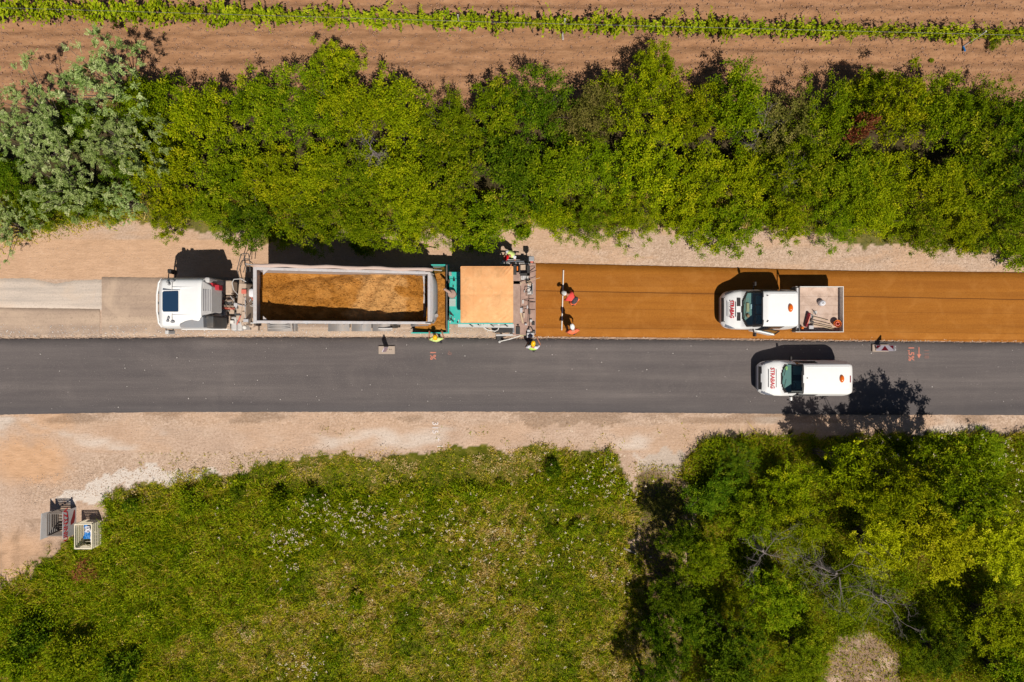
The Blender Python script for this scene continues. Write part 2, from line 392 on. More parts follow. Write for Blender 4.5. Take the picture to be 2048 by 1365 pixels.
# ------------------------------------------------------------------ roads
def edge(pts, step=.12, amp=.02, seed=0, lo=-60, hi=60):
    """ragged world-space line through ground-pixel points"""
    xs = np.arange(lo, hi+.001, step); px = 1024+xs*FPX/HC
    py = np.interp(px, [p[0] for p in pts], [p[1] for p in pts]); ys = (682.5-py)*HC/FPX
    r = np.random.default_rng(seed); ys = ys + (fbm(xs, xs*0, 1.3, seed)-.5)*amp*2 + (r.random(len(xs))-.5)*amp
    return xs, ys
def slab(name, top, bot, z, mat, lo, hi, seed=0, at=.02, ab=.02, nrow=8, bumpz=.0, label=None):
    xs, yt = edge(top, .12, at, seed, lo, hi); _, yb = edge(bot, .12, ab, seed+5, lo, hi)
    n = len(xs); rows = []
    rows.append(np.stack([xs, yt+.03, np.full(n, -.03)], 1))
    for i in range(nrow+1):
        t = i/nrow; rows.append(np.stack([xs, yt*(1-t)+yb*t, z + bumpz*(fbm(xs, xs*0+i*3, .8, seed+i)-.5)], 1))
    rows.append(np.stack([xs, yb-.03, np.full(n, -.03)], 1))
    V = np.concatenate(rows); k = len(rows); idx = np.arange(k*n).reshape(k, n)
    F = np.stack([idx[1:,:-1], idx[1:,1:], idx[:-1,1:], idx[:-1,:-1]], -1).reshape(-1, 4)
    # end walls
    me = npmesh(name, V, F, mat)
    o = tag(link(name, me), label, None, kind='structure'); return o
def asphaltm():
    n = N('fresh_grey_asphalt'); v = n.pos(); st = n.pos((.06, 1, 1))
    c = n.ramp(n.noise(st, 1.3, 6, .6), [(.3, (.096, .084, .085)), (.5, (.128, .111, .109)), (.7, (.168, .145, .139))])
    c = n.mix(n.ramp(n.noise(v, .6, 6, .65, .6), [(.5, (0, 0, 0)), (.8, (.30, .30, .30))]), c, (.24, .205, .19)); c = n.mix(n.ramp(n.noise(n.pos((.03, 3.2, 1)), 2.0, 6, .7), [(.45, (0, 0, 0)), (.68, (.5, .5, .5))]), c, (.105, .091, .092))
    sp = n.noise(v, 26, 3, .8)
    c = n.mix(n.ramp(sp, [(.56, (0, 0, 0)), (.72, (.8, .8, .8))]), c, (.30, .26, .245))
    c = n.mix(n.ramp(sp, [(.28, (.8, .8, .8)), (.44, (0, 0, 0))]), c, (.085, .074, .072))
    # dark slurry band along the lower (older joint) edge
    sx = n.n('ShaderNodeSeparateXYZ'); n.l(v, sx.inputs[0])
    f = n.n('ShaderNodeMapRange'); f.inputs['From Min'].default_value = -2.9; f.inputs['From Max'].default_value = -3.75; n.l(sx.outputs[1], f.inputs[0])
    c = n.mix(n.math('MULTIPLY', f.outputs[0], .5), c, (.055, .052, .058))
    n.bump(n.math('ADD', sp, n.noise(v, 60, 2)), .6, .03); return n.out(c, .85, 0, .12)
M['asphalt'] = asphaltm()
def brownm():
    n = N('fresh_brown_asphalt'); v = n.pos()
    c = n.ramp(n.noise(v, 13, 7, .8), [(.28, (.235, .082, .010)), (.5, (.345, .125, .013)), (.75, (.42, .165, .024))])
    st = n.pos((.05, 1, 1)); c = n.mix(n.ramp(n.noise(st, 3.5, 7, .65), [(.42, (0, 0, 0)), (.66, (.7, .7, .7))]), c, (.26, .086, .008)); c = n.mix(n.ramp(n.noise(v, .9, 6, .65, .8), [(.5, (0, 0, 0)), (.75, (.6, .6, .6))]), c, (.43, .18, .035))
    sx = n.n('ShaderNodeSeparateXYZ'); n.l(v, sx.inputs[0])
    def seam(x0, y0, x1, y1, wd, k):
        (X0, Y0), (X1, Y1) = P(x0, y0), P(x1, y1); s = (Y1-Y0)/(X1-X0)
        yy = n.math('SUBTRACT', sx.outputs[1], n.math('MULTIPLY_ADD', sx.outputs[0], s, Y0-s*X0))
        yy = n.math('ADD', yy, n.math('MULTIPLY', n.math('SUBTRACT', n.noise(v, 1.1, 3), .5), .03))
        return n.math('MULTIPLY', n.math('LESS_THAN', n.math('ABSOLUTE', yy), wd), k)
    for a in ((1072,582,2048,600,.026,.75),(1072,617,2048,628,.02,.25),(1072,655,2048,668,.02,.3),(1072,674,2048,681,.03,.4),(1072,589,2048,589,.13,.14),(1072,654,2048,654,.13,.14),(1072,560,2048,566,.35,.10)):
        c = n.mix(seam(*a), c, (.10, .032, .004))
    n.bump(n.math('ADD', n.noise(v, 18, 5, .8), n.noise(v, 50, 2)), .45, .03); return n.out(c, .75, 0, .2)
M['brown'] = brownm()
def oldbase(name, a, b, c3):
    n = N(name); st = n.pos((.07, 1, 1)); v = n.pos()
    c = n.ramp(n.noise(st, 1.6, 6, .6), [(.3, a), (.5, b), (.7, c3)])
    c = n.mix(n.ramp(n.noise(v, 12, 6, .8), [(.36, (.6, .6, .6)), (.5, (0, 0, 0))]), c, tuple(x*.6 for x in b))
    c = n.mix(n.ramp(n.noise(v, .7, 5, .6, .5), [(.5, (0, 0, 0)), (.75, (.6, .6, .6))]), c, (.60, .45, .33))
    n.bump(n.noise(v, 20, 6, .8), .5, .03); return n.out(c, .9, 0, .15)
M['oldbase'] = oldbase('dusty_old_road_base', (.30, .225, .18), (.40, .295, .225), (.52, .39, .29))
M['milled'] = oldbase('pale_milled_strip', (.34, .30, .27), (.56, .47, .40), (.66, .57, .49))
slab('asphalt_lane', [(-2000,668),(0,679),(400,676),(800,676),(1100,679),(1400,681),(1700,684),(2048,687),(4000,705)],
     [(-2000,835),(0,829),(300,824),(1000,823),(1400,826),(1700,829),(2048,830),(4000,836)], .08, 'asphalt', -60, 60, 1, .035, .02, 10, .02, 'dark grey freshly laid asphalt lane')
slab('brown_asphalt_lane', [(1060,527),(1400,535),(1700,543),(2048,546),(4000,560)],
     [(1060,673),(1400,676),(1700,680),(2048,684),(4000,702)], .065, 'brown', 1.05, 60, 11, .012, .02, 8, .0, 'freshly laid brown asphalt lane behind the paver')
slab('old_road_base', [(-2000,552),(205,555),(315,556),(1100,556)], [(-2000,668),(0,676),(400,672),(1100,674)], .03, 'oldbase', P(204,0)[0], 1.3, 21, .015, .03, 10, .0, 'dusty beige old road base under the truck')
slab('old_road_base', [(-2000,612),(0,616),(203,619),(300,619)], [(-2000,668),(0,676),(400,672),(1100,674)], .03, 'oldbase', -60, P(204,0)[0], 23, .015, .03, 8, .0, 'dusty beige road base strip left of the truck')
slab('milled_road_strip', [(-2000,545),(0,558),(60,557),(85,563),(110,568),(150,562),(203,560)], [(-2000,612),(0,617),(203,620)], .006, 'milled', -60, P(205,0)[0], 25, .03, .0, 6, .0, 'pale milled strip of road left of the truck')
# loose stones on verges and joints
def stones(name, label, n, fn, smin, smax, mat, seed, zb=None):
    r = np.random.default_rng(seed); px, py = fn(r, n); x = (px-1024)*HC/FPX; y = (682.5-py)*HC/FPX
    n = len(x)
    base = np.array([(1,0,0),(0,1,0),(-1,0,0),(0,-1,0),(0,0,.8),(0,0,-.5)], float)
    s = (smin+(smax-smin)*r.random(n)**3)[:, None, None]; a = r.random(n)*6.28
    B = base[None]*s*(.6+.8*r.random((n,6,1)))
    ca, sa = np.cos(a)[:, None], np.sin(a)[:, None]
    X = B[..., 0]*ca-B[..., 1]*sa; Y = B[..., 0]*sa+B[..., 1]*ca
    z = (zground(x, y) if zb is None else zb)
    V = np.stack([X+x[:, None], Y+y[:, None], B[..., 2]+(z+s[:, 0, 0]*.2 if zb is None else zb+s[:,0,0]*.2)[:, None]], -1).reshape(-1, 3)
    f = np.array([(0,1,4),(1,2,4),(2,3,4),(3,0,4),(1,0,5),(2,1,5),(3,2,5),(0,3,5)])
    F = (np.arange(n)[:, None, None]*6+f[None]).reshape(-1, 3)
    me = npmesh(name, V, F, mat, tone=np.repeat(r.random(n), 6))
    return tag(link(name, me), label, None, kind='stuff')
def stonem(name, a, b, c3):
    n = N(name); return n.out(n.ramp(n.attr('tone'), [(0, a), (.6, b), (1, c3)]), .9, 0, .15)
M['stone'] = stonem('verge_gravel', (.36, .25, .18), (.48, .345, .255), (.62, .48, .38))
M['stonegrey'] = stonem('grey_chippings', (.20, .17, .16), (.42, .38, .35), (.75, .70, .66))
M['clod'] = stonem('soil_clods', (.17, .09, .055), (.27, .15, .095), (.36, .22, .15))
stones('gravel', 'pinkish gravel along the upper road verge', 9000, lambda r, n: (1024+(r.random(n)**.8*1.12-.05)*1024 - (r.random(n) < .22)*1024, 492+r.random(n)**1.2*45+np.sin(r.random(n)*6)*4+ (r.random(n))*8), .007, .030, 'stone', 1)
def vg(r, n):
    px = r.random(n)*2150-50; py = 826+r.random(n)*110; k = (r.random(n) < np.where(py < 850, .9, .35)) & ~inpoly(px, py, MEADOW) & ~inpoly(px, py, WOODS); return px[k], py[k]
stones('gravel', 'scattered stones on the lower dirt verge', 14000, vg, .008, .035, 'stone', 2)
def vg2(r, n):
    t = r.random(n); px = 40+t*620; py = 985-t*80+(r.random(n)-.5)*60*(1-t*.4); k = ~inpoly(px, py, MEADOW); return px[k], py[k]
stones('gravel', 'denser gravel patch above the crates and meadow edge', 7000, vg2, .008, .036, 'stone', 3)
def jn(r, n):
    px = r.random(n)*2150-50; py = np.interp(px, [0,400,1100,2048], [677,675,678,685])+r.normal(0, 2.2, n); return px, py
stones('gravel', 'crumbs of stone along the joint between the two lanes', 5000, jn, .008, .04, 'stone', 4, zb=.05)
def jn2(r, n):
    px = r.random(n)*1150-50; py = 648+r.random(n)**.6*26; return px, py
stones('gravel', 'loose stones on the old base beside the grey lane', 2500, jn2, .008, .04, 'stonegrey', 5, zb=.03)
stones('gravel', 'white stone chips scattered on the grey lane', 220, lambda r, n: (r.random(n)*2048, 684+r.random(n)*140), .01, .035, 'stonegrey', 6, zb=.085)
stones('soil_clods', 'clods of earth in the tilled vineyard soil', 26000, lambda r, n: (r.random(n)*2200-70, r.random(n)*240-30), .012, .07, 'clod', 7)
def pd(r, n): px = 1600+r.random(n)*280; py = 1240+r.random(n)*150; return px, py
stones('gravel', 'dry stones on the bare patch among the trees', 250, pd, .01, .03, 'stone', 8)

# ------------------------------------------------------------------ leaf materials
def leafm(name, ramp, transl=.22, vary=True):
    n = N(name); t = n.attr('tone'); sp = n.n('ShaderNodeSeparateColor'); n.l(t, sp.inputs[0])
    c = n.ramp(sp.outputs[0], ramp)
    oi = n.n('ShaderNodeObjectInfo').outputs['Random']
    hv = n.n('ShaderNodeHueSaturation'); n.l(c, hv.inputs['Color'])
    n.l(n.math('MULTIPLY_ADD', oi, .016 if vary else 0, .492 if vary else .5), hv.inputs['Hue']); n.l(n.math('MULTIPLY_ADD', oi, .26 if vary else 0, .74 if vary else .98), hv.inputs['Value'])
    tb = n.n('ShaderNodeBsdfTranslucent'); n.l(hv.outputs[0], tb.inputs[0])
    n.l(hv.outputs[0], n.b.inputs['Base Color']); n.b.inputs['Roughness'].default_value = .6; n.b.inputs['Specular IOR Level'].default_value = .04
    mx = n.n('ShaderNodeMixShader'); mx.inputs[0].default_value = transl
    n.l(n.b.outputs[0], mx.inputs[1]); n.l(tb.outputs[0], mx.inputs[2]); n.l(mx.outputs[0], n.t.nodes['Material Output'].inputs[0])
    return n.m
M['leaf_y'] = leafm('yellow_green_leaves', [(0, (.12, .165, .002)), (.45, (.245, .325, .003)), (.8, (.40, .44, .006)), (1, (.54, .52, .012))])
M['leaf_yy'] = leafm('bright_yellow_green_leaves', [(0, (.20, .24, .002)), (.4, (.40, .44, .004)), (.8, (.56, .58, .010)), (1, (.72, .66, .03))])
M['leaf_m'] = leafm('mid_green_leaves', [(0, (.075, .135, .002)), (.5, (.19, .275, .003)), (.85, (.33, .40, .008)), (1, (.45, .44, .02))])
M['leaf_d'] = leafm('dark_green_leaves', [(0, (.035, .08, .002)), (.5, (.10, .175, .004)), (.85, (.21, .29, .008)), (1, (.31, .35, .02))])
M['leaf_r'] = leafm('grey_green_leaves', [(0, (.10, .18, .025)), (.4, (.26, .36, .09)), (.8, (.46, .56, .21)), (1, (.68, .72, .38))])
M['leaf_v'] = leafm('vine_leaves', [(0, (.09, .15, .003)), (.5, (.26, .34, .005)), (1, (.50, .52, .02))])
M['leaf_x'] = leafm('reddish_brown_leaves', [(0, (.18, .05, .02)), (.5, (.38, .12, .05)), (1, (.50, .24, .09))])
M['leaf_b'] = leafm('dull_brown_green_leaves', [(0, (.08, .09, .012)), (.5, (.19, .19, .03)), (1, (.33, .27, .08))])
M['grass'] = leafm('grass_blades', [(0, (.07, .14, .002)), (.3, (.22, .31, .004)), (.5, (.40, .41, .008)), (.66, (.54, .46, .025)), (.82, (.64, .45, .10)), (1, (.76, .56, .23))], vary=False)
M['herb'] = leafm('mixed_herb_leaves', [(0, (.06, .11, .002)), (.3, (.18, .27, .004)), (.5, (.34, .40, .008)), (.68, (.54, .47, .02)), (.84, (.60, .42, .12)), (1, (.72, .55, .30))], vary=False)
M['flower'] = leafm('white_flowers', [(0, (.50, .38, .27)), (.6, (.74, .60, .46)), (1, (.85, .78, .64))], .1, vary=False)

def leaves(C, A, S, W, r, tone, up=.35):
    """rhombus leaves: centres C, axis dirs A, length S, width W"""
    n = len(C); A = A/np.linalg.norm(A, axis=1)[:, None]
    Nn = r.normal(size=(n, 3))*.55; Nn[:, 2] += up+.6; Sd = np.cross(A, Nn); Sd /= np.linalg.norm(Sd, axis=1)[:, None]+1e-9
    a = A*S[:, None]/2; b = Sd*W[:, None]/2
    V = np.stack([C-a, C+b-a*.1, C+a, C-b-a*.1], 1).reshape(-1, 3)
    F = np.arange(4*n).reshape(n, 4)
    return V, F, np.repeat(tone, 4)
def crown_mesh(seed, Rr, H, z0, nsp, lps, ls, style='broad', lobes=5, shell=.55):
    r = np.random.default_rng(seed)
    # sprig origins: uneven dome made of several overlapping lobes
    lc = r.normal(size=(lobes, 3)); lc[:, 2] = np.abs(lc[:, 2]); lc /= np.linalg.norm(lc, axis=1)[:, None]
    lc *= np.array([Rr, Rr, H])*(.30+.33*r.random((lobes, 1))); lr = Rr*(.42+.28*r.random(lobes))
    per = 6; nc = max(6, int(nsp*1.15)//per); nsp = nc*per
    k = r.integers(0, lobes, nc); dc = r.normal(size=(nc, 3)); dc[:, 2] = np.abs(dc[:, 2])*1.1-.1; dc /= np.linalg.norm(dc, axis=1)[:, None]
    rad = lr[k]*(shell+(1.08-shell)*r.random(nc)); rad *= 1+.28*(r.random(nc) < .12)
    CC = lc[k]+dc*rad[:, None]*np.array([1, 1, .85]); CC[:, 2] += z0
    kk = np.repeat(np.arange(nc), per); d = dc[kk]*.9+r.normal(size=(nsp, 3))*.62; d[:, 2] += .15; d /= np.linalg.norm(d, axis=1)[:, None]
    O = CC[kk]+d*.07; ax = d; ctone = .17*r.normal(size=nc)
    L = (.13+.25*r.random(nsp))*(1.15 if style == 'feather' else 1)
    t = r.random((nsp, lps)); side = r.normal(size=(nsp, lps, 3)); spread = .07 if style != 'feather' else .03
    C = O[:, None]+ax[:, None]*(t*L[:, None])[..., None]+side*spread
    A = ax[:, None]*.6+side*.8
    S = ls*(.65+.7*r.random((nsp, lps))); W = S*.52
    if style == 'feather':      # pinnate leaves: leaflets in rows off a rachis
        perp = np.cross(ax, r.normal(size=(nsp, 3))*.3+np.array([0, 0, 1])); perp /= np.linalg.norm(perp, axis=1)[:, None]
        sg = np.where(np.arange(lps) % 2, 1, -1)[None, :, None]; t = (np.arange(lps)//2/(lps/2))[None]*np.ones((nsp, 1))
        C = O[:, None]+ax[:, None]*(t*L[:, None])[..., None]+perp[:, None]*sg*ls*.5
        C[..., 2] -= (t**2)*.10
        A = perp[:, None]*sg+ax[:, None]*.35; A = np.broadcast_to(A, C.shape); W = S*.36
    tn = np.clip(.5+ctone[kk][:, None]+.10*r.normal(size=(nsp, 1))+.16*r.normal(size=(nsp, lps)), 0, 1)
    V, F, T = leaves(C.reshape(-1, 3), A.reshape(-1, 3).copy(), S.ravel(), W.ravel(), r, tn.ravel())
    me = npmesh('foliage', V, F, 'leaf_m', T)
    return me, O, lc
def stem_mesh(seed, O, z0, nb, r0, mat='stem', name='stem', twig=False):
    r = np.random.default_rng(seed+100); mb = MB()
    for i in r.choice(len(O), min(nb, len(O)), replace=False):
        e = O[i]; b = np.array([r.normal()*.12, r.normal()*.12, 0]); m = np.array([e[0]*.35, e[1]*.35, e[2]*.55])+r.normal(size=3)*.12
        mb.tube([b, m, e], [r0, r0*.6, r0*.2], 4, False)
    me = bpy.data.meshes.new(name); me.from_pydata(mb.v, [], mb.f); me.materials.append(M[mat]); return me
PROTO = {}
def proto(kind):
    if kind in PROTO: return PROTO[kind]
    K = {'b0': (1.95,1.9,1.25,820,14,.095,'broad',9), 'b1': (1.95,2.1,1.2,820,14,.10,'broad',11), 'b2': (1.95,1.7,1.3,860,13,.085,'broad',8),
         'b3': (1.95,2.2,1.1,780,14,.10,'broad',10), 's0': (.8,.8,.35,170,14,.10,'broad',4), 's1': (.8,.9,.35,150,15,.11,'broad',3),
         'f0': (2.5,2.2,2.3,560,22,.085,'feather',8), 'f1': (2.5,2.4,2.2,560,22,.085,'feather',7), 'w0': (1.0,.8,.4,60,22,.085,'feather',3),
         't0': (2.2,2.4,3.0,900,15,.12,'broad',9), 't1': (2.2,2.6,2.8,900,15,.115,'broad',7), 'o0': (1.2,1.1,2.6,170,13,.13,'broad',5)}[kind]
    sd = sum(map(ord, kind))*7
    me, O, lc = crown_mesh(sd, *K)
    st = stem_mesh(sd, O, K[2], 9 if K[0] < 1.5 else (26 if kind != 'o0' else 30), .03 if K[0] < 2 else .06)
    PROTO[kind] = (me, st); return PROTO[kind]
def plant(name, kind, x, y, s, rot, mat, label, cat, group=None, zs=1.0, lname='foliage', sname='stems'):
    me, st = proto(kind); t = thing(name, label, cat, (x, y, 0), group); t.scale = (s, s, s*zs); t.rotation_euler = (0, 0, rot)
    a = link(lname, me, t); a.material_slots[0].link = 'OBJECT'; a.material_slots[0].material = M[mat]
    link(sname, st, t); return t

# ------------------------------------------------------------------ hedge between road and vineyard
cols = [(330,"above the truck cab's windscreen"),(425,'above the rear of the truck cab'),(520,'above the raised front of the tipper body'),(615,'above the left part of the tipper load'),
 (710,'above the middle of the tipper load'),(805,'above the tipper tailgate end'),(900,'above the paver hopper'),(995,'above the orange canopy'),(1090,'above the red-helmeted worker'),
 (1185,'above the two men with straightedge'),(1280,'above left half of empty brown lane'),(1375,'above right half of empty brown lane'),(1470,"above the pickup's bonnet"),(1565,"above the pickup's cab roof"),
 (1660,"above the pickup's load bed"),(1755,'above the red and white arrow board'),(1850,'above the orange arrow on the asphalt'),(1945,'second from the right edge'),(2045,'at the right edge of the photo')]
adj = {'leaf_y': 'bright yellow-green', 'leaf_m': 'mid green', 'leaf_d': 'dark green', 'leaf_b': 'dull brownish green', 'leaf_r': 'grey-green'}
rowsd = [(5.95, 'road-side hedge row', .90), (8.3, 'middle hedge row', 1.0), (10.35, 'vineyard-side hedge row', .98)]
matgrid = [ # road, middle, vineyard
 'ymdmmyymymyymymymym','ymyymymdmmyyymmyymd','mymmyymmdbyymbmymmd']
mm = {'y': 'leaf_y', 'm': 'leaf_m', 'd': 'leaf_d', 'b': 'leaf_b'}
topy = {330:150,425:165,520:140,615:105,710:110,805:165,900:185,995:160,1090:125,1185:140,1280:105,1375:115,1470:150,1565:195,1660:175,1755:150,1850:165,1945:165,2045:200}
for ri, (Yr, rl, sc_) in enumerate(rowsd):
    for ci, (px, ph) in enumerate(cols):
        mt = mm[matgrid[ri][ci]]
        px2 = px + (ri % 2)*14 + rng.uniform(-18, 18)
        yy = Yr + rng.uniform(-.35, .35); s = sc_*rng.uniform(.88, 1.12)
        if ri == 2: yy = min(11.6, (682.5-topy[px]-60)*(HC-2.6)/FPX)
        if ri == 0:
            if px > 1600: yy -= .3*(px-1600)/450
            s *= .88
            if px in (425, 330): s *= .8; yy += .3
        k = ['b0','b1','b2','b3'][int(rng.integers(0, 4))]
        plant('hedge_bush', k, P(px2, 0, 1.6)[0], yy, s, rng.uniform(0, 6.28), mt, f'{adj[mt]} bush in {rl}, {ph}', 'bush', 'bushes of the roadside hedge', rng.uniform(.85, 1.12)*(1.14 if ri == 2 else 1))
# peaks at the vineyard side
for px, py, k, s, mt, lb in ((660,120,'b3',.75,'leaf_y','tall feathery yellow-green bush jutting furthest into the vineyard above the tipper'),
                          (1310,128,'b1',.72,'leaf_y','yellow-green bush top jutting into the vineyard above the empty brown lane'),
                          (1745,165,'b0',.7,'leaf_m','round green bush jutting into the vineyard above the pickup bed')):
    plant('hedge_bush', k, *P(px, py, 2.6), s, 1.0, mt, lb, 'bush', 'bushes of the roadside hedge', 1.25)
# small plants and low shrubs on the road-side edge
for i, (px, py, k, s, mt, lb) in enumerate([
    (338,425,'w0',.55,'leaf_r','small pale feathery sapling left of another one, above the truck cab'), (455,440,'w0',.85,'leaf_r','pale grey-green feathery shrub above the back of the truck cab'),
    (560,470,'s0',.9,'leaf_y','yellow-green shrub hanging over the front corner of the tipper shadow'), (730,475,'s1',.95,'leaf_m','leafy green shrub hanging over the middle of the tipper shadow'),
    (60,1255,'s1',1.3,'leaf_d','dark shrub at the left edge below the red-brown dead plants'),(150,1305,'s0',1.4,'leaf_m','green shrub in the lower left corner of the meadow, upper one'),(35,1340,'s1',1.3,'leaf_m','green shrub in the very lower left corner of the photo'),(245,1345,'s0',1.2,'leaf_d','dark shrub at the bottom edge of the meadow left of centre'),
    (716,1200,'s1',.62,'leaf_m','lone dark-shadowed green shrub in the middle of the meadow'),(1158,1062,'s0',.5,'leaf_m','small green shrub in the meadow near the shaded track'),(1100,945,'s1',.62,'leaf_d','low dark shrub at the upper meadow edge right of centre'),(378,1010,'s0',.85,'leaf_m','green shrub at the upper meadow edge below the pale gravel patch'),(262,1016,'s1',.6,'leaf_d','dark shrub nearest the crates along the upper meadow edge'),(470,994,'s0',.5,'leaf_d','dark low shrub third along the upper meadow edge'),(625,1000,'s0',.65,'leaf_d','dark low shrub at the right end of the shaded meadow edge'),(545,1015,'s1',.85,'leaf_m','green shrub second along the upper meadow edge'),
    (640,462,'s0',.8,'leaf_m','low green shrub above the left half of the tipper body'), (830,468,'s1',.8,'leaf_y','low yellowish shrub above the tailgate of the tipper'),
    (955,470,'s0',.95,'leaf_y','leafy shrub hanging over the shadow of the orange canopy'), (1040,462,'s1',.6,'leaf_m','small green shrub beside the red-helmeted worker'),
    (1935,490,'s1',1.0,'leaf_d','dark low shrub at the right end of the upper verge'), (2030,505,'s0',1.1,'leaf_m','green low shrub at the very right of the upper verge')]):
    plant('low_shrub', k, *P(px, py, .7), s, i*1.3, mt, lb, 'shrub', 'low shrubs along the upper verge' if py < 600 else 'low shrubs in the meadow')
# red-brown twigs bush and dead wood in the hedge
plant('dead_bush', 's1', *P(1722,245,3.4), 1.0, .4, 'leaf_x', 'reddish brown dying bush within the hedge above the pickup bed', 'bush', zs=3.0)
plant('dead_bush', 's0', *P(905,235,2.9), .5, 2.4, 'leaf_x', 'small orange-brown dying bush within the hedge above the paver hopper', 'bush', zs=3.8)
plant('dead_bush', 's0', *P(160,1145,.5), .75, 1.4, 'leaf_x', 'low reddish dead plants below the slatted crates', 'bush', zs=.45)

# robinia trees at the left
for i, (px, py, k, s, zs, lb) in enumerate([
    (150,120,'f0',1.0,1.2,'grey-green feathery tree nearest the top left vineyard corner'), (200,265,'f1',.98,1.1,'grey-green feathery tree bordering the hedge above the truck cab'),
    (30,205,'f0',.9,1.0,'grey-green feathery tree at the left edge of the photo, upper one'), (75,350,'f1',.95,.95,'grey-green feathery tree over the left end of the verge'),
    (8,262,'f1',.8,1.0,'grey-green feathery tree half cut by the left edge, middle one'),(-20,440,'f0',.72,.8,'grey-green feathery tree cut by the left edge, lower one'),(225,395,'f1',.5,1.0,'smallest grey-green feathery tree, lower right of its group')]):
    plant('feathery_tree', k, *P(px, py, 4.2*zs*s/.9), s, i*1.1, 'leaf_r', lb, 'tree', 'feathery trees at the upper left', zs, 'crown', 'trunk')
for i, (px, py) in enumerate([(0,340),(150,260),(260,330),(170,390),(60,420),(280,220)]):
    plant('understorey_bush', ['b0','b1','b2'][i % 3], *P(px, py, 1.3), .8, i*2.1, 'leaf_d', ['dark bush peeping out between the two upper feathery trees','dark bush under the middle of the feathery tree group','dark bush between the feathery trees and the first hedge bush','dark bush below the smallest feathery tree','dark bush at the lower left foot of the feathery trees','dark bush at the top right of the feathery trees'][i], 'bush', 'understorey bushes under the feathery trees', .8)

# ------------------------------------------------------------------ trees and shrubs at the lower right
lowr = [
 ('round_tree','o0',1690,925,1.0,1.15,'leaf_y','small round open-crowned tree with orange stems near the lower verge'),
 ('tall_tree','t0',1935,965,.98,1.18,'leaf_m','tall tree whose shadow falls on the grey lane, upper right of the copse'),
 ('tall_tree','t1',1815,985,.88,1.15,'leaf_y','tall yellow-green tree behind the small round tree'),
 ('tall_tree','t1',1890,1080,.95,.85,'leaf_yy','broad bright yellow-green tree in the middle of the copse'),
 ('tall_tree','t0',1760,1090,.75,.85,'leaf_yy','yellow-green tree left of the broad bright one, above the dead branches'),
 ('tall_tree','t0',2010,1100,.8,.8,'leaf_yy','yellow-green tree cut by the right edge of the photo'),
 ('shrub_tree','b1',1590,980,.75,1.0,'leaf_y','light green shrub left of the small round tree'),
 ('shrub_tree','b2',1610,1060,.85,1.0,'leaf_y','yellow-green shrub above the dead branch tangle'),
 ('shrub_tree','b0',1430,985,.8,.7,'leaf_d','dark green shrub at the corner of dirt track and verge'),
 ('shrub_tree','b3',1500,1040,.85,.9,'leaf_m','mid green shrub one step inside the copse corner'),
 ('shrub_tree','b2',1480,930,.6,.6,'leaf_d','low dark shrub by the lower verge near the track'),
 ('tall_tree','t0',1400,1120,.62,1.0,'leaf_m','green tree leaning over the dirt track, upper one'),
 ('tall_tree','t1',1380,1250,.62,.9,'leaf_d','dark green tree beside the dirt track, lower one'),
 ('tall_tree','t0',1480,1310,.75,.9,'leaf_d','dark green tree at the bottom edge near the track'),
 ('tall_tree','t1',1560,1200,.75,.85,'leaf_m','green tree left of the dead branches'),
 ('tall_tree','t0',1610,1310,.62,.8,'leaf_m','green tree left of the dry bare patch'),
 ('shrub_tree','b2',1690,1190,.8,1.0,'leaf_m','green shrub under the dead branches'),
 ('tall_tree','t1',1900,1310,.62,.9,'leaf_d','dark tree right of the dry bare patch'),
 ('tall_tree','t0',2010,1250,.8,.8,'leaf_y','yellow-green tree at the lower right corner, upper one'),
 ('tall_tree','t1',2040,1370,.8,.8,'leaf_m','green tree in the lower right corner of the photo'),
 ('shrub_tree','b0',1980,905,.62,.45,'leaf_m','low green shrub by the lower verge near the right edge'),
 ('shrub_tree','b1',1860,905,.55,.45,'leaf_m','low green shrub by the verge right of the small round tree'),
 ('tall_tree','t1',1362,1080,.50,1.35,'leaf_d','slender dark tree shading the upper part of the dirt track'),
 ('tall_tree','t1',1318,1275,.45,1.35,'leaf_d','slender dark tree between two others along the shaded track'),
 ('tall_tree','t0',1300,1385,.5,1.2,'leaf_d','dark tree at the bottom edge nearest the meadow'),
 ('tall_tree','t0',1345,1190,.52,1.3,'leaf_d','slender dark tree shading the middle of the dirt track'),
 ('tall_tree','t1',1335,1330,.55,1.3,'leaf_d','slender dark tree shading the track at the bottom edge'),
 ('tall_tree','t1',1735,985,.72,1.25,'leaf_y','slim tall tree between the small round tree and the bright ones'),
 ('shrub_tree','b2',1610,1360,.55,.6,'leaf_m','small green shrub on the left rim of the dry patch'),
 ('shrub_tree','b1',1845,1270,.5,.6,'leaf_m','small green shrub on the right rim of the dry patch'),
 ('shrub_tree','b0',1320,1010,.42,.7,'leaf_b','low brownish shrub standing in the shaded dirt track'),
 ('shrub_tree','b2',1300,1260,.45,.7,'leaf_d','low dark shrub between meadow and shaded dirt track'),
 ('tall_tree','t1',1480,1400,.75,.9,'leaf_d','dark green tree cut by the bottom edge of the photo')]
for i, (nm, k, px, py, s, zs, mt, lb) in enumerate(lowr):
    hh = {'t': 4.4, 'b': 2.4, 'o': 3.2}[k[0]]*s*zs
    plant(nm, k, *P(px, py, hh), s, i*1.7, mt, lb, 'tree' if nm != 'shrub_tree' else 'shrub', 'trees and shrubs of the lower right copse', zs, 'crown', 'trunk')
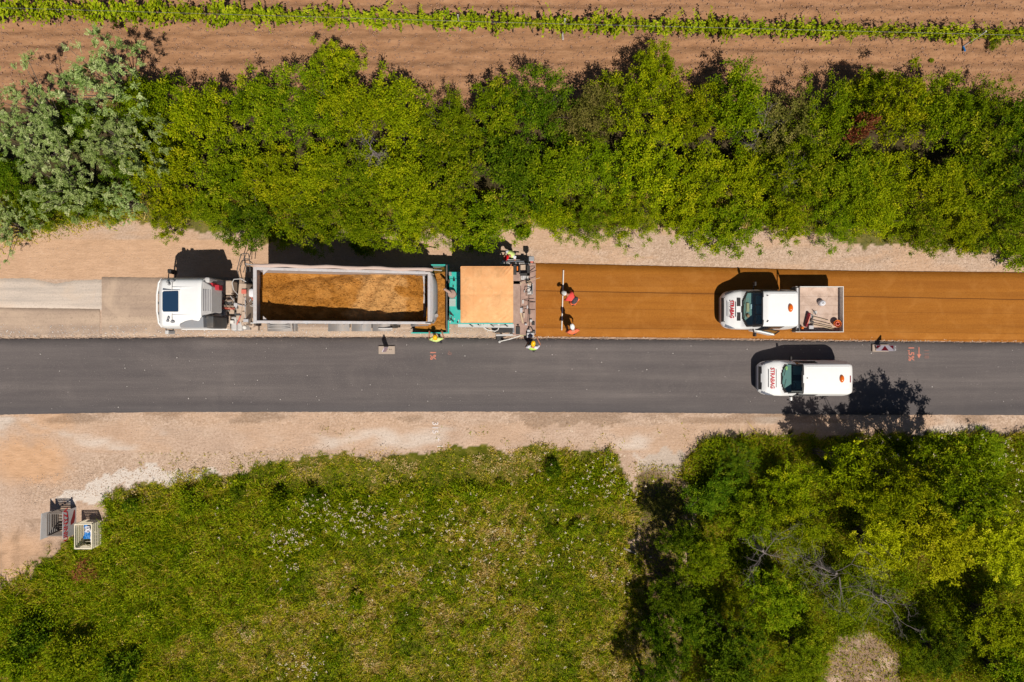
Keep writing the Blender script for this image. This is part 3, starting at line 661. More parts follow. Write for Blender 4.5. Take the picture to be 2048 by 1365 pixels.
# dead bare branches
def dead_tree(px, py, h, spread, nb, seed, label):
    r = np.random.default_rng(seed); x, y = P(px, py, h); t = thing('dead_tree', label, 'tree', (x, y, 0))
    mb = MB(); mb.tube([(x, y, 0), (x+.1, y, h*.45), (x-.05, y+.1, h*.75)], [.12, .09, .06], 6); mb.build('trunk', 'twig', t)
    mb = MB()
    def grow(p, d, L, rad, lv):
        pts = [p]; q = np.array(p)
        for i in range(4):
            d = d+r.normal(size=3)*.22; d[2] = d[2]*.8+.02; d /= np.linalg.norm(d); q = q+d*L/4; pts.append(tuple(q))
            if lv and r.random() < .9:
                grow(tuple(q), d+r.normal(size=3)*.8, L*.62, rad*.55, lv-1)
        mb.tube(pts, [rad*(1-.18*i) for i in range(5)], 4, False)
    for i in range(nb):
        a = r.random()*6.28; grow((x, y, h*(.6+.2*r.random())), np.array([math.cos(a), math.sin(a), .35]), spread*(.6+.5*r.random()), .017, 3)
    mb.build('branch', 'twig', t, kind='stuff'); return t
dead_tree(1700, 1170, 4.7, 1.9, 7, 3, 'bare dead tree with grey branches spread over the lower right copse')
dead_tree(1800, 1225, 4.4, 1.4, 6, 5, 'bare dead tree with tangled pale twigs above the dry patch')
dead_tree(1545, 1120, 4.2, 1.4, 4, 8, 'thin bare dead tree with grey branches left in the copse')
dead_tree(735, 290, 3.7, .7, 8, 9, 'bare purplish twigs in the hedge above the tipper load')
dead_tree(1540, 240, 3.5, 1.1, 6, 12, 'bare grey twigs in the hedge above the pickup bonnet')
dead_tree(1590, 330, 3.3, .9, 4, 15, 'small bare twigs in the hedge above the pickup cab roof')

# ------------------------------------------------------------------ vineyard
def vine_mesh(seed):
    r = np.random.default_rng(seed); n = [430, 300, 380, 220, 430, 260, 350][seed % 7]
    C = np.stack([r.uniform(-.62, .62, n), r.normal(0, .19, n), .75+.75*r.random(n)], 1); A = r.normal(size=(n, 3)); A[:, 2] *= .3
    T = np.clip(.5+.26*r.normal(size=n), 0, 1); S = .10+.08*r.random(n); C[:, 1] += .22*np.sin(C[:, 0]*5+seed)*np.sign(C[:, 1]); C[:, 0] += .06*np.sin(C[:, 0]*17)
    extra = []
    for k in range(r.integers(2, 5)):   # long shoots leaning out of the row
        m = 26; t = np.linspace(0, 1, m); s = 1 if r.random() < .7 else -1; x0 = r.uniform(-.5, .5); L = .5+.6*r.random()
        c = np.stack([x0+t*r.normal()*.35, s*t*L, 1.35+.35*t-.2*t*t], 1)+r.normal(size=(m, 3))*.03; extra.append((c, t))
    Ce = np.concatenate([e[0] for e in extra]); ne = len(Ce)
    C = np.concatenate([C, Ce]); A = np.concatenate([A, r.normal(size=(ne, 3))*[1, 1, .3]]); S = np.concatenate([S, .07+.05*r.random(ne)]); T = np.concatenate([T, np.full(ne, .8)])
    V, F, T = leaves(C, A, S, S*.85, r, T, .6)
    return npmesh('foliage', V, F, 'leaf_v', T)
vms = [vine_mesh(300+i) for i in range(7)]
mb = MB(); mb.tube([(0,0,0),(.03,.02,.5),(0,0,.95)], [.03,.025,.02], 5); mb.tube([(-.5,0,1.0),(.5,0,1.0)], .012, 4)
trme = bpy.data.meshes.new('trunk'); trme.from_pydata(mb.v, [], mb.f); trme.materials.append(M['stem'])
def rowy(px): return np.interp(px, [-50,0,500,1000,1500,2100], [14,18,30,45,58,72])
for i, px in enumerate(np.arange(-40, 2100, 41)):
    x, y = P(px, rowy(px), 1.1)
    t = thing('vine', 'grapevine with bright green leaves in the vineyard row at the top', 'vine', (x, y, 0), 'grapevines in the row at the top of the photo')
    t.rotation_euler = (0, 0, R(-2.3)+(math.pi if i % 2 else 0)); s = .76+.30*math.sin(i*1.7)*math.cos(i*.6)+(.3 if px < 480 else (-.22 if px > 1650 else 0)); t.scale = (1.0, s, 1)
    link('foliage', vms[i % 7], t); link('trunk', trme, t)
plant('low_shrub', 's0', *P(1990,84,.3), .42, 0, 'leaf_m', 'small green weed patch below the right end of the vine row', 'shrub')
plant('low_shrub', 's1', *P(1862,121,.1), .18, 0, 'leaf_v', 'tiny lone green weed on the bare vineyard soil', 'shrub', zs=.6)
mb = MB()
for z in (.8, 1.15, 1.5): mb.tube([(*P(-60, rowy(-60), z), z), (*P(1000, 45, z), z), (*P(2110, 72.5, z), z)], .006, 4)
wr = thing('trellis_wire', 'thin wires strung along the vine row', 'wire', (0, 16, 0))
mb.build('wire', 'steel', wr)
for (px, py), lb in (((1128, 58), 'thin grey vineyard post with a pale blue cap left of centre'), ((1952, 82), 'thin grey vineyard post with a blue cap near the right edge'), ((918, 50), 'thin grey vineyard post hidden among leaves above the paver')):
    x, y = P(px, py-6, 1.0); t = thing('vineyard_post', lb, 'post', (x, y, 0), 'posts of the vine row'); MB().box(x-.03, x+.03, y-.03, y+.03, 0, 1.75).build('post', 'greylt', t)
    if px != 918:
        mb = MB(); mb.tube([(x,y-.02,.0),(x+.02,y-.30,.12)], .05, 7); mb.build('anchor', 'blue' if px > 1500 else 'greylt', t, 'pale blue anchor piece')

# ------------------------------------------------------------------ grass, weeds, flowers (uncountable)
def scatter(n, seed, x0, x1, y0, y1, fn):
    r = np.random.default_rng(seed); px = r.uniform(x0, x1, n); py = r.uniform(y0, y1, n); p = fn(px, py); k = r.random(n) < p
    px = px[k]; py = py[k]; return r, px, py, (px-1024)*HC/FPX, (682.5-py)*HC/FPX
def jit(px, py, a=40):
    x = px/38; y = py/38
    return px+(fbm(x, y, 1.1, 21)-.5)*a*2+(fbm(x, y, 4, 23)-.5)*a, py+(fbm(x, y, 1.1, 22)-.5)*a*2+(fbm(x, y, 4, 24)-.5)*a
def blades(name, label, r, x, y, h, tone, wd=.020, lean=.55):
    n = len(x); z = zground(x, y); a = r.random(n)*6.28; l = r.normal(size=(n, 2))*lean*h[:, None]
    dx = np.cos(a)*wd*(.6+.8*r.random(n)); dy = np.sin(a)*wd*(.6+.8*r.random(n)); hz = h*(.6+.6*r.random(n))
    V = np.stack([np.stack([x-dx, y-dy, z+.0*h], 1), np.stack([x+dx, y+dy, z], 1), np.stack([x+l[:, 0], y+l[:, 1], z+hz], 1)], 1).reshape(-1, 3)
    me = npmesh(name, V, np.arange(3*n).reshape(n, 3), 'grass', np.repeat(np.clip(tone+.15*r.normal(size=n), 0, 1), 3))
    return tag(link(name, me), label, None, kind='stuff')
def nocrate(px, py): return ~(((px > 163) & (px < 212) & (py > 1030) & (py < 1092)) | ((px > 116) & (px < 160) & (py > 1008) & (py < 1072)))
def dens_meadow(px, py):
    jx, jy = jit(px, py); x = px/38; y = py/38
    m = inpoly(jx, jy, MEADOW)*~(((px > 163) & (px < 212) & (py > 1030) & (py < 1092)) | ((px > 116) & (px < 160) & (py > 1008) & (py < 1072))); l = inpoly(jx, jy, LUSH)
    return m*np.where(l, 1, .55+.45*sstep(.4, .6, fbm(x, y, .9, 61)))
def tone_at(px, py):
    x = px/38; y = py/38; jx, jy = jit(px, py); l = inpoly(jx, jy, LUSH)
    d1 = sstep(.34, .66, fbm(x, y, .5, 81)); d2 = sstep(.3, .7, fbm(x, y, 2.1, 83)); d3 = sstep(.3, .7, fbm(x, y, 5.0, 84, 2))
    t = .22+.38*d1+.22*d2+.34*(d3-.5)
    t = np.where(l, .20+.16*d1+.24*d2+.28*(d3-.5), t)
    t = t+.5*sstep(1.1, .3, np.hypot((px-1000)/38, (py-1068)/20))          # straw-coloured tuft
    t = t+.35*sstep(1.0, .2, np.hypot((px-830)/50, (py-1335)/36))+.3*sstep(1.0, .2, np.hypot((px-490)/30, (py-1262)/20))
    return t+.22*sstep(950, 925, jy)*(py > 880)
r, px, py, x, y = scatter(260000, 1, -60, 1320, 885, 1440, dens_meadow)
jx, jy = jit(px, py); l = inpoly(jx, jy, LUSH); hh = np.where(l, .34, .20)*(.1+.9*fbm(px/38, py/38, 1.3, 91)+1.0*sstep(.35, .7, fbm(px/38, py/38, 4.2, 92, 2)))
hh = hh*np.where((py < 975) & ~l, .4, 1)
blades('meadow_grass', 'meadow grass with green and straw-coloured patches in the lower left', r, x, y, hh, tone_at(px, py))
# broad-leaved weeds
def weeds(name, label, n, seed, x0, x1, y0, y1, dens, zfn, mat, size=.09, tone=.5):
    r, px, py, x, y = scatter(n, seed, x0, x1, y0, y1, dens); m = len(x); top = zfn(px, py)
    z = zground(x, y)+top*(1-.75*r.random(m)**1.5); A = r.normal(size=(m, 3)); A[:, 2] *= .4
    S = size*(.6+.8*r.random(m)); tn = np.clip(tone+(fbm(px/38, py/38, 2.2, seed)-.5)*1.2+.12*r.normal(size=m), 0, 1)
    V, F, T = leaves(np.stack([x, y, z], 1), A, S, S*.5, r, tn)
    return tag(link(name, npmesh(name, V, F, mat, T)), label, None, kind='stuff')
def lushd(px, py):
    jx, jy = jit(px, py); k = inpoly(jx, jy, LUSH)*nocrate(px, py); return k*sstep(.32, .55, fbm(px/38, py/38, 1.0, 71))
def lushz(px, py): return .3+1.25*sstep(.35, .75, fbm(px/38, py/38, .7, 73))*np.where(px < 640, 1, .6)
weeds('weeds', 'lush green broad-leaved weeds along the meadow edge right of the crates', 60000, 5, -60, 1320, 900, 1440, lushd, lushz, 'leaf_m', .085, .62)
def clumps(name, label, n, seed, box, dens, rr, hh, lpc, mat, size, tonef):
    """many small plants, each a tuft of leaves with its own tone and height"""
    r, px, py, x, y = scatter(n, seed, *box, dens); k = nocrate(px, py); px, py, x, y = px[k], py[k], x[k], y[k]; m = len(x)
    t0 = tonef(px, py)+.13*r.normal(size=m); R0 = rr(px, py)*(.5+r.random(m)); H0 = hh(px, py)*(.4+1.0*r.random(m)**1.3)
    d = r.normal(size=(m, lpc, 3)); d[..., 2] = np.abs(d[..., 2]); d /= np.linalg.norm(d, axis=2)[..., None]; q = (.45+.55*r.random((m, lpc, 1)))
    C = d*q*np.stack([R0, R0, H0], 1)[:, None]; C[..., 0] += x[:, None]; C[..., 1] += y[:, None]; C[..., 2] += zground(x, y)[:, None]+.02
    A = d+r.normal(size=d.shape)*.6; S = size*(.6+.8*r.random((m, lpc))); T = np.clip(t0[:, None]+.09*r.normal(size=(m, lpc)), 0, 1)
    V, F, TT = leaves(C.reshape(-1, 3), A.reshape(-1, 3), S.ravel(), S.ravel()*.42, r, T.ravel(), .5)
    return tag(link(name, npmesh(name, V, F, mat, TT)), label, None, kind='stuff')
MB_ = (-60, 1320, 890, 1440)
def opend(px, py):
    jx, jy = jit(px, py); return inpoly(jx, jy, MEADOW)*(~inpoly(jx, jy, LUSH))*np.where(jy < 945, .35, .75+.25*sstep(.4, .6, fbm(px/38, py/38, 2.5, 78)))
clumps('meadow_herbs', 'mixed olive, green and straw-coloured herbs of the open meadow', 11000, 16, MB_, opend, lambda a, b: .12+.14*fbm(a/38, b/38, 1, 6), lambda a, b: .10+.75*sstep(.4, .75, fbm(a/38, b/38, 1.3, 79)), 17, 'herb', .075, tone_at)
def lushc(px, py):
    jx, jy = jit(px, py); return inpoly(jx, jy, LUSH)*(.75+.25*sstep(.35, .55, fbm(px/38, py/38, 1.5, 178)))
clumps('tall_herbs', 'tall lush green herbs at the left and upper edge of the meadow', 7500, 18, MB_, lushc, lambda a, b: .16+.20*fbm(a/38, b/38, 1, 7), lambda a, b: (.25+1.1*sstep(.35, .72, fbm(a/38, b/38, .9, 180)))*np.where(a < 640, 1, .7), 26, 'herb', .095, lambda a, b: .34+.22*(fbm(a/38, b/38, 1.4, 181)-.4)*2)
clumps('herb_mounds', 'knee-high mounds of bushy green herbs scattered through the meadow', 1500, 71, MB_, lambda a, b: inpoly(a, b, [(60,1190),(215,1012),(480,990),(760,975),(1240,940),(1270,1000),(1280,1440),(-60,1440),(-60,1240)])*np.clip(.10+sstep(.50, .64, fbm(a/38, b/38, .9, 72))+.9*(b < np.interp(a, [200, 640, 760], [1050, 1030, 900]))*(a > 200), 0, 1), lambda a, b: .26+0*a, lambda a, b: .85+0*a, 75, 'herb', .085, lambda a, b: .26+.22*(fbm(a/38, b/38, 1.8, 73)-.35)*2)
def midd(px, py):
    jx, jy = jit(px, py); k = inpoly(jx, jy, MEADOW).astype(float); return k*sstep(.50, .68, fbm(px/38, py/38, 1.4, 75))*.8
weeds('weeds', 'patches of darker herbs in the open meadow', 40000, 6, -60, 1320, 900, 1440, midd, lambda px, py: .12+.45*fbm(px/38, py/38, 1.4, 75), 'leaf_d', .065, .55)
def edgez(px, py): return .15+.35*fbm(px/38, py/38, 1.5, 99)
def hedged(px, py):
    jx, jy = jit(px, py, 16); e = np.interp(px, [0,300,520,900,1080,1300,1560,1700,2048], [500,440,455,470,462,462,462,478,520])
    return np.clip(sstep(12, -28, jy-e), 0, 1)*(py > 380)*(.35+.65*sstep(.35, .6, fbm(px/38, py/38, 1.3, 5)))
r, px, py, x, y = scatter(120000, 8, -60, 2110, 380, 560, hedged)
blades('verge_grass', 'short grass and dry stalks fringing the hedge above the road', r, x, y, .10+.2*r.random(len(x)), .55+.5*(fbm(px/38, py/38, 1.1, 15)-.45)*2)
weeds('weeds', 'leafy weeds along the foot of the hedge', 60000, 9, -60, 2110, 380, 560, lambda px, py: hedged(px, py+14)*.9, edgez, 'leaf_m', .075, .6)
def woodd(px, py):
    jx, jy = jit(px, py, 14); return inpoly(jx, jy, WOODS)*.9
r, px, py, x, y = scatter(130000, 10, 1330, 2110, 855, 1440, woodd)
blades('copse_grass', 'tall grass growing among the trees at the lower right', r, x, y, .30+.4*fbm(px/38, py/38, 1.0, 25), .33+.5*(fbm(px/38, py/38, .9, 16)-.4)*2)
weeds('weeds', 'leafy undergrowth beneath the lower right trees', 90000, 11, 1330, 2110, 855, 1440, woodd, lambda px, py: .3+.7*fbm(px/38, py/38, .8, 29), 'leaf_m', .09, .5)
def pathd(px, py):
    jx, jy = jit(px, py, 18); k = inpoly(jx, jy, [(1270,925),(1380,925),(1395,1600),(1270,1600)])|inpoly(jx, jy, [(1610,1240),(1860,1240),(1880,1600),(1600,1600)])
    v = ((py > 845) & (py < 915))*sstep(.62, .72, fbm(px/38, py/38, 1.6, 35))*.35*((px > 640)|(py > 930)) + ((py > 905) & (py < 985) & (px > 280) & (px < 720))*sstep(.45, .6, fbm(px/38, py/38, 2, 36))*.5
    s = ((px < 330) & (py > 1120))*sstep(.5, .65, fbm(px/38, py/38, 1.2, 39))*.4
    return np.clip(k*np.where(px > 1500, 1.0, 1.3)*(.3+fbm(px/38, py/38, 1.2, 37))+v+s, 0, 1)
r, px, py, x, y = scatter(200000, 12, -60, 2110, 840, 1440, pathd)
blades('dry_grass', 'sparse dry grass tufts on the dirt verge and track', r, x, y, .05+.13*r.random(len(x)), .60+.12*r.normal(size=len(x)))
clumps('patch_weeds', 'straggly weeds around the bare dry patch and the shaded track', 2600, 61, (1270, 1900, 930, 1440), lambda a, b: np.where(a > 1500, (np.hypot((a-1740)/130, (b-1330)/90) < 1.15)*sstep(.42, .58, fbm(a/38, b/38, 1.7, 62))*.7, (a < 1400)*sstep(.35, .6, fbm(a/38, b/38, 1.3, 63))*.8), lambda a, b: .10+0*a, lambda a, b: .2+0*a, 14, 'herb', .07, lambda a, b: .45+0*a)
# white umbel flowers in clusters
r = np.random.default_rng(40); cs = []
seeds = [(700,1040,40,70),(760,1030,45,90),(575,1085,22,45),(600,1075,20,25),(930,1060,50,40),(1000,1090,45,40),(1080,1010,50,30),(1210,975,35,55),(1230,930,30,30),(1160,1090,60,30),
         (1000,1160,70,50),(880,1150,60,35),(640,1020,30,40),(1190,1125,50,30),(600,1335,30,45),(720,1200,90,30),(860,1280,120,30),(1100,1250,120,35),(500,1060,60,14),(570,1140,25,16),(880,1040,30,25),
         (1850,915,60,60),(2020,920,40,40),(1990,1010,45,50),(1100,930,60,20)]
for cx, cy, sp, n in seeds:
    n = int(n*.75); a = r.normal(size=(n, 2))*[sp*1.1, sp*.55]+[cx, cy]; cs.append(a)
cs = np.concatenate(cs); rep = np.repeat(cs, 5, 0)+r.normal(size=(len(cs)*5, 2))*1.5; h = .55+.25*r.random(len(rep))
h = np.where(rep[:, 0] > 1700, h+.3, h)
k_ = (HC-h)/FPX; X = (rep[:, 0]-1024)*k_; Y = (682.5-rep[:, 1])*k_
V, F, T = leaves(np.stack([X, Y, h], 1), r.normal(size=(len(rep), 3))*[1,1,.1], .035+.03*r.random(len(rep)), np.full(len(rep), .036), r, r.random(len(rep)), 2.0)
tag(link('wild_flowers', npmesh('wild_flowers', V, F, 'flower', T)), 'clusters of small white wild flowers in the meadow', None, kind='stuff')
# ================================================================== vehicles
def loft(st, x0, yc, nx=110, nu=61, smx=7, smu=5):
    st = np.array(st, float); xs = np.linspace(st[0, 0], st[-1, 0], nx)
    C = np.stack([np.interp(xs, st[:, 0], st[:, i]) for i in range(1, st.shape[1])], 1)
    k = np.hanning(smx+2)[1:-1]; k /= k.sum(); pad = smx//2
    C2 = np.stack([np.convolve(np.pad(C[:, i], pad, mode='edge'), k, 'valid') for i in range(C.shape[1])], 1)
    wb, zb, wm, zm, ws, zs, wr, zr, cr = C2.T
    W = np.stack([wb, wm, ws, wr, wr*.86, wr*.5, wr*0], 1); Zc = np.stack([zb, zm, zs, zr, zr+cr*.55, zr+cr*.9, zr+cr], 1)
    d = np.cumsum(np.r_[0, np.hypot(np.diff(W, axis=1), np.diff(Zc, axis=1)).mean(0)]); d /= d[-1]
    h = nu//2+1; u = np.linspace(0, 1, h); k = np.hanning(smu+2)[1:-1]; k /= k.sum(); pd = smu//2
    Yh = np.stack([np.interp(u, d, W[i]) for i in range(nx)]); Zh = np.stack([np.interp(u, d, Zc[i]) for i in range(nx)])
    def sm(A, odd):
        full = np.concatenate([A, (-1 if odd else 1)*A[:, -2::-1]], 1); p = np.pad(full, ((0, 0), (pd, pd)), mode='edge')
        return np.stack([np.convolve(p[i], k, 'valid') for i in range(nx)])
    Y = sm(Yh, True); Zf = sm(Zh, False); X = np.repeat(xs[:, None], Y.shape[1], 1)
    return X+x0, Y+yc, Zf
def lofted(X, Y, Z, parts, classify, parent, x0, yc, inset=None):
    """split a lofted shell into parts by face centre; parts = [(name, mat, label)]"""
    nx, nu = X.shape; idx = np.arange(nx*nu).reshape(nx, nu)
    F = np.stack([idx[:-1, :-1], idx[1:, :-1], idx[1:, 1:], idx[:-1, 1:]], -1).reshape(-1, 4)
    V = np.stack([X.ravel(), Y.ravel(), Z.ravel()], 1); c = V[F].mean(1); cls = classify(c[:, 0]-x0, c[:, 1]-yc, c[:, 2])
    off = np.array(wl(parent)); out = []; todo = []
    for i, (nm, mat, lb) in enumerate(parts):
        f = F[cls == i]; cy_ = c[cls == i, 1]-yc
        if nm in ('side_window', 'headlight', 'side_stripe'): todo += [(i, nm, mat, lb, f[cy_ < 0]), (i, nm, mat, lb, f[cy_ >= 0])]
        else: todo.append((i, nm, mat, lb, f))
    for i, nm, mat, lb, f in todo:
        if not len(f): continue
        if i == 0: f = np.concatenate([f])
        used, inv = np.unique(f, return_inverse=True); me = npmesh(nm, V[used]-off, inv.reshape(f.shape), mat, smooth=True)
        if i == 0:
            bm = bmesh.new(); bm.from_mesh(me); bm.verts.ensure_lookup_table()
            pos = {tuple(np.round(V[j]-off, 5)): n for n, j in enumerate(used)}
            mp = {j: n for n, j in enumerate(used)}
            for row in (idx[0], idx[-1]):
                vv = [bm.verts[mp[j]] for j in row if j in mp]
                try: bm.faces.new(vv)
                except Exception: pass
            bm.to_mesh(me); bm.free()
        out.append(link(nm, me, parent, lb))
    return out
def wheel(parent, x, y, z0, r, wd, side):
    o = MB(); y0, y1 = (y-wd/2, y+wd/2); n = 22
    prof = [(r*.55, 0), (r*.9, 0), (r, wd*.15), (r, wd*.85), (r*.9, wd), (r*.55, wd)]
    V = MB(); V.lathe((0, 0, 0), prof, n); V.xf(Matrix.Translation((x, y0, z0+r)) @ Matrix.Rotation(R(-90), 4, 'X'))
    t = thing_part('wheel', parent, (x, y, z0+r)); V.build('tyre', 'rubber', t)
    Q = MB(); Q.lathe((0, 0, 0), [(r*.12, wd*.1), (r*.56, wd*.06), (r*.56, wd*.94), (r*.12, wd*.9)], 16); Q.xf(Matrix.Translation((x, y0, z0+r)) @ Matrix.Rotation(R(-90), 4, 'X')); Q.build('rim', 'greylt', t)
def thing_part(name, parent, wloc):
    o = bpy.data.objects.new(name, None); COL.objects.link(o); o.parent = parent; o.location = Vector(wloc)-wl(parent); o.empty_display_size = .1; return o
HOODROT = Matrix.Rotation(R(-90), 4, 'Z')
def hood_logo(parent, x, y, z, tilt, size=.30, ln=.74):
    m = Matrix.Translation((x, y, z)) @ Matrix.Rotation(-tilt, 4, 'Y') @ HOODROT
    text_mesh('STRABAG', size, 'ltr_red', 'lettering', parent, m, .002, .006, .78*ln/.78, 'red brand lettering on the bonnet')
    for s in (-1, 1):
        mb = MB(); mb.box(-ln/2, ln/2, s*.185-.012, s*.185+.012, -.002, .004); mb.xf(m); mb.build('stripe', 'black', parent)

# ------------------------------------------------------------------ white pickup with open load bed
BZ = .065
pk = thing('pickup_truck', 'white pickup with an open load bed parked on the brown asphalt, driver door ajar', 'pickup', (13.6, 1.63, BZ))
x0 = 10.80; yc = 1.61; z0 = BZ
st = [(0,.55,.42,.66,.5,.62,.62,.50,.70,.03),(.06,.74,.38,.82,.5,.78,.68,.62,.80,.05),(.22,.86,.32,.94,.55,.90,.80,.74,.96,.06),(.5,.94,.30,1.0,.6,.97,.95,.84,1.10,.06),(.86,.98,.30,1.02,.6,1.0,1.12,.90,1.24,.05),
      (1.58,1.0,.30,1.03,.7,1.01,1.28,.86,2.10,.05),(1.85,1.0,.30,1.03,.7,1.01,1.28,.87,2.20,.06),(3.2,1.0,.30,1.03,.7,1.01,1.28,.87,2.20,.06),(3.34,.99,.35,1.01,.7,.99,1.28,.85,2.14,.06)]
X, Y, Z_ = loft(st, x0, yc); Z_ += z0
def cls(x, y, z):
    c = np.zeros(len(x), int); z = z-z0; ay = np.abs(y)
    fr = (x > .84+.16*(ay/.8)**3) & (x < 1.62+.04*(ay/.8)**2) & (ay < .90) & (z > 1.18); c[fr] = 4
    ws_ = (x > .905+.20*(ay/.8)**3) & (x < 1.56+.05*(ay/.8)**2) & (ay < .81) & (z > 1.2); c[ws_] = 1
    sw = (ay > .86) & (z > 1.36) & (z < 2.03) & (x > 1.62) & (x < 2.72); c[sw] = 2
    hl = (x < .62) & (x > .14) & (ay > .62) & (ay < .97) & (z > .70) & (ay > .66+.5*x) & (ay < .80+.45*x); c[hl] = 3
    gr = (x < .17) & (z < .86) & (ay < .62); c[gr] = 5
    return c
lofted(X, Y, Z_, [('body','white',None),('windscreen','glass',None),('side_window','blackgl',None),('headlight','lens',None),('windscreen_surround','black',None),('grille','black',None)], cls, pk, x0, yc)
for s in (-1, 1):
    mb = MB(); ya = yc+s*.16; yb = yc+s*.58; mb.hexa([(x0+.64,min(ya,yb),z0+1.205),(x0+.80,min(ya,yb),z0+1.255),(x0+.80,max(ya,yb),z0+1.255),(x0+.64,max(ya,yb),z0+1.205),
                   (x0+.64+(.05 if s<0 else -.0),min(ya,yb),z0+1.235),(x0+.80,min(ya,yb),z0+1.285),(x0+.80,max(ya,yb),z0+1.285),(x0+.64,max(ya,yb),z0+1.235)]); mb.build('bonnet_vent', 'black', pk)
hood_logo(pk, x0+.40, yc+.0, z0+1.165, R(18), .27, .78)
MB().box(x0-.02, x0+.1, yc-.66, yc+.66, z0+.33, z0+.52).build('bumper', 'grey', pk, bevel=.03)
mb = MB(); mb.lathe((x0+2.93, yc+.02, z0+2.24), [(.15,.0),(.155,.05),(.13,.12),(.06,.15)], 18, .75, 1.35); mb.build('beacon', 'beacon', pk, 'amber warning beacon', smooth=True)
for px, py in ((x0+1.78,.62),(x0+1.80,-.62),(x0+1.78,-.68)):
    MB().box(px, px+.07, yc+py, yc+py+.035, z0+2.22, z0+2.26).build('roof_clip', 'black', pk)
for y in (-.70, -.35, .35, .70): MB().box(x0+1.95, x0+3.2, yc+y-.012, yc+y+.012, z0+2.235, z0+2.262-abs(y)*.02).build('roof_rib', 'white', pk)
for yy in (-.45, .25): MB().bar((x0+.98, yc+yy, z0+1.33), (x0+1.06, yc+yy+.52, z0+1.40), .03, .03).build('wiper', 'black', pk)
# mirrors
for s in (-1, 1):
    m = thing_part('mirror', pk, (x0+1.42, yc+s*1.02, z0+1.35)); mb = MB(); mb.bar((x0+1.42, yc+s*1.0, z0+1.32), (x0+1.45, yc+s*1.22, z0+1.4), .05); mb.build('arm', 'black', m)
    MB().box(x0+1.40, x0+1.50, yc+s*1.28-.10, yc+s*1.28+.10, z0+1.3, z0+1.62).build('housing', 'black', m, bevel=.03)
# open driver door
d = thing_part('door', pk, (x0+1.5, yc-1.02, z0+.5)); a = R(-13)
def dp(u, v, z): return (x0+1.50+math.cos(a)*u-math.sin(a)*v*0+v*math.sin(-a)*0, yc-1.04+math.sin(a)*u+v, z0+z)
mb = MB(); mb.hexa([dp(0,-.05,.4), dp(1.05,-.05,.4), dp(1.05,.04,.4), dp(0,.04,.4), dp(0,-.05,1.3), dp(1.05,-.05,1.3), dp(1.05,.04,1.3), dp(0,.04,1.3)]); mb.build('door_panel', 'white', d, bevel=.02)
mb = MB(); mb.tube([dp(.05,0,1.3), dp(.55,.14,2.0), dp(1.0,.14,2.02), dp(1.04,0,1.3)], .028, 6); mb.build('window_frame', 'black', d)
mb = MB(); mb.add([dp(.1,.0,1.3), dp(.56,.12,1.98), dp(1.0,.12,1.98), dp(1.02,0,1.3)], [(0,1,2,3)]); mb.build('window', 'glass', d)
MB().bar(dp(.3,.06,1.0), dp(.95,.06,1.0), .05, .3).build('door_trim', 'grey', d)
# interior
MB().hexa([(x0+1.0,yc-.85,z0+1.0),(x0+1.5,yc-.85,z0+.95),(x0+1.5,yc+.85,z0+.95),(x0+1.0,yc+.85,z0+1.0),(x0+1.0,yc-.85,z0+1.16),(x0+1.46,yc-.85,z0+1.2),(x0+1.46,yc+.85,z0+1.2),(x0+1.0,yc+.85,z0+1.16)]).build('dashboard', 'dash', pk, bevel=.04)
for y in (-.5, .0, .5):
    s = thing_part('seat', pk, (x0+2.0, yc+y, z0+.8)); MB().box(x0+1.75, x0+2.25, yc+y-.22, yc+y+.22, z0+.72, z0+.88).build('cushion', 'seat', s, bevel=.05)
    MB().box(x0+2.22, x0+2.38, yc+y-.22, yc+y+.22, z0+.85, z0+1.55).build('backrest', 'seat', s, bevel=.05)
mb = MB(); mb.tube([(x0+1.62+.12*math.sin(t)*.5, yc-.45+.19*math.cos(t), z0+1.15+.19*math.sin(t)*.85) for t in np.linspace(0, 6.28, 17)], .016, 5, False); mb.build('steering_wheel', 'black', pk)
tag(MB().box(x0+1.12, x0+1.26, yc-.12, yc+.32, z0+1.235, z0+1.25).build('clipboard', 'wood'), 'beige clipboard lying on the pickup dashboard', 'clipboard')
tag(MB().box(x0+1.32, x0+1.44, yc+.02, yc+.26, z0+1.24, z0+1.252).build('paper', 'whitefab'), 'white paper lying beside the clipboard on the pickup dashboard', 'paper')
tag(MB().lathe((x0+1.2, yc-.32, z0+1.21), [(.05,0),(.09,.03),(.07,.08),(.02,.10)], 10, 1, 1.2).build('work_glove', 'skin', smooth=True), 'crumpled tan glove on the pickup dashboard', 'glove')
# chassis, wheels and bed
MB().box(x0+2.6, x0+6.0, yc-.42, yc+.42, z0+.5, z0+.72).build('chassis', 'dkgrey', pk)
for xx in (x0+.86, x0+4.55):
    for s in (-1, 1): wheel(pk, xx, yc+s*.86, z0, .35, .22, s)
bx0, bx1 = x0+3.60, x0+6.02; by0, by1 = yc-1.16, yc+1.16; bzf = z0+.93; bzt = z0+1.33
bd = thing_part('load_bed', pk, (bx0, yc, bzf))
n = N('scratched_bed_floor'); v = n.coord(); c_ = n.ramp(n.noise(v, 2.2, 6, .65, .6), [(.3, (.36, .26, .21)), (.5, (.50, .37, .30)), (.7, (.56, .44, .38))])
c_ = n.mix(n.ramp(n.noise(v, 9, 6, .8), [(.56, (0,0,0)), (.7, (.7,.7,.7))]), c_, (.22, .13, .09)); M['bedfloor'] = n.out(c_, .85, 0, .2)
for i in range(5): MB().box(bx0+.03, bx1-.03, by0+.03+i*.4525, by0+.03+i*.4525+.446, bzf-.05, bzf+.001*(i % 2)).build('floor_board', 'bedfloor', bd)
for y in (by0, by1-.03): MB().box(bx0-.02, bx1, y, y+.03, bzf-.08, bzt).build('side_board', 'whiteworn', bd, bevel=.004)
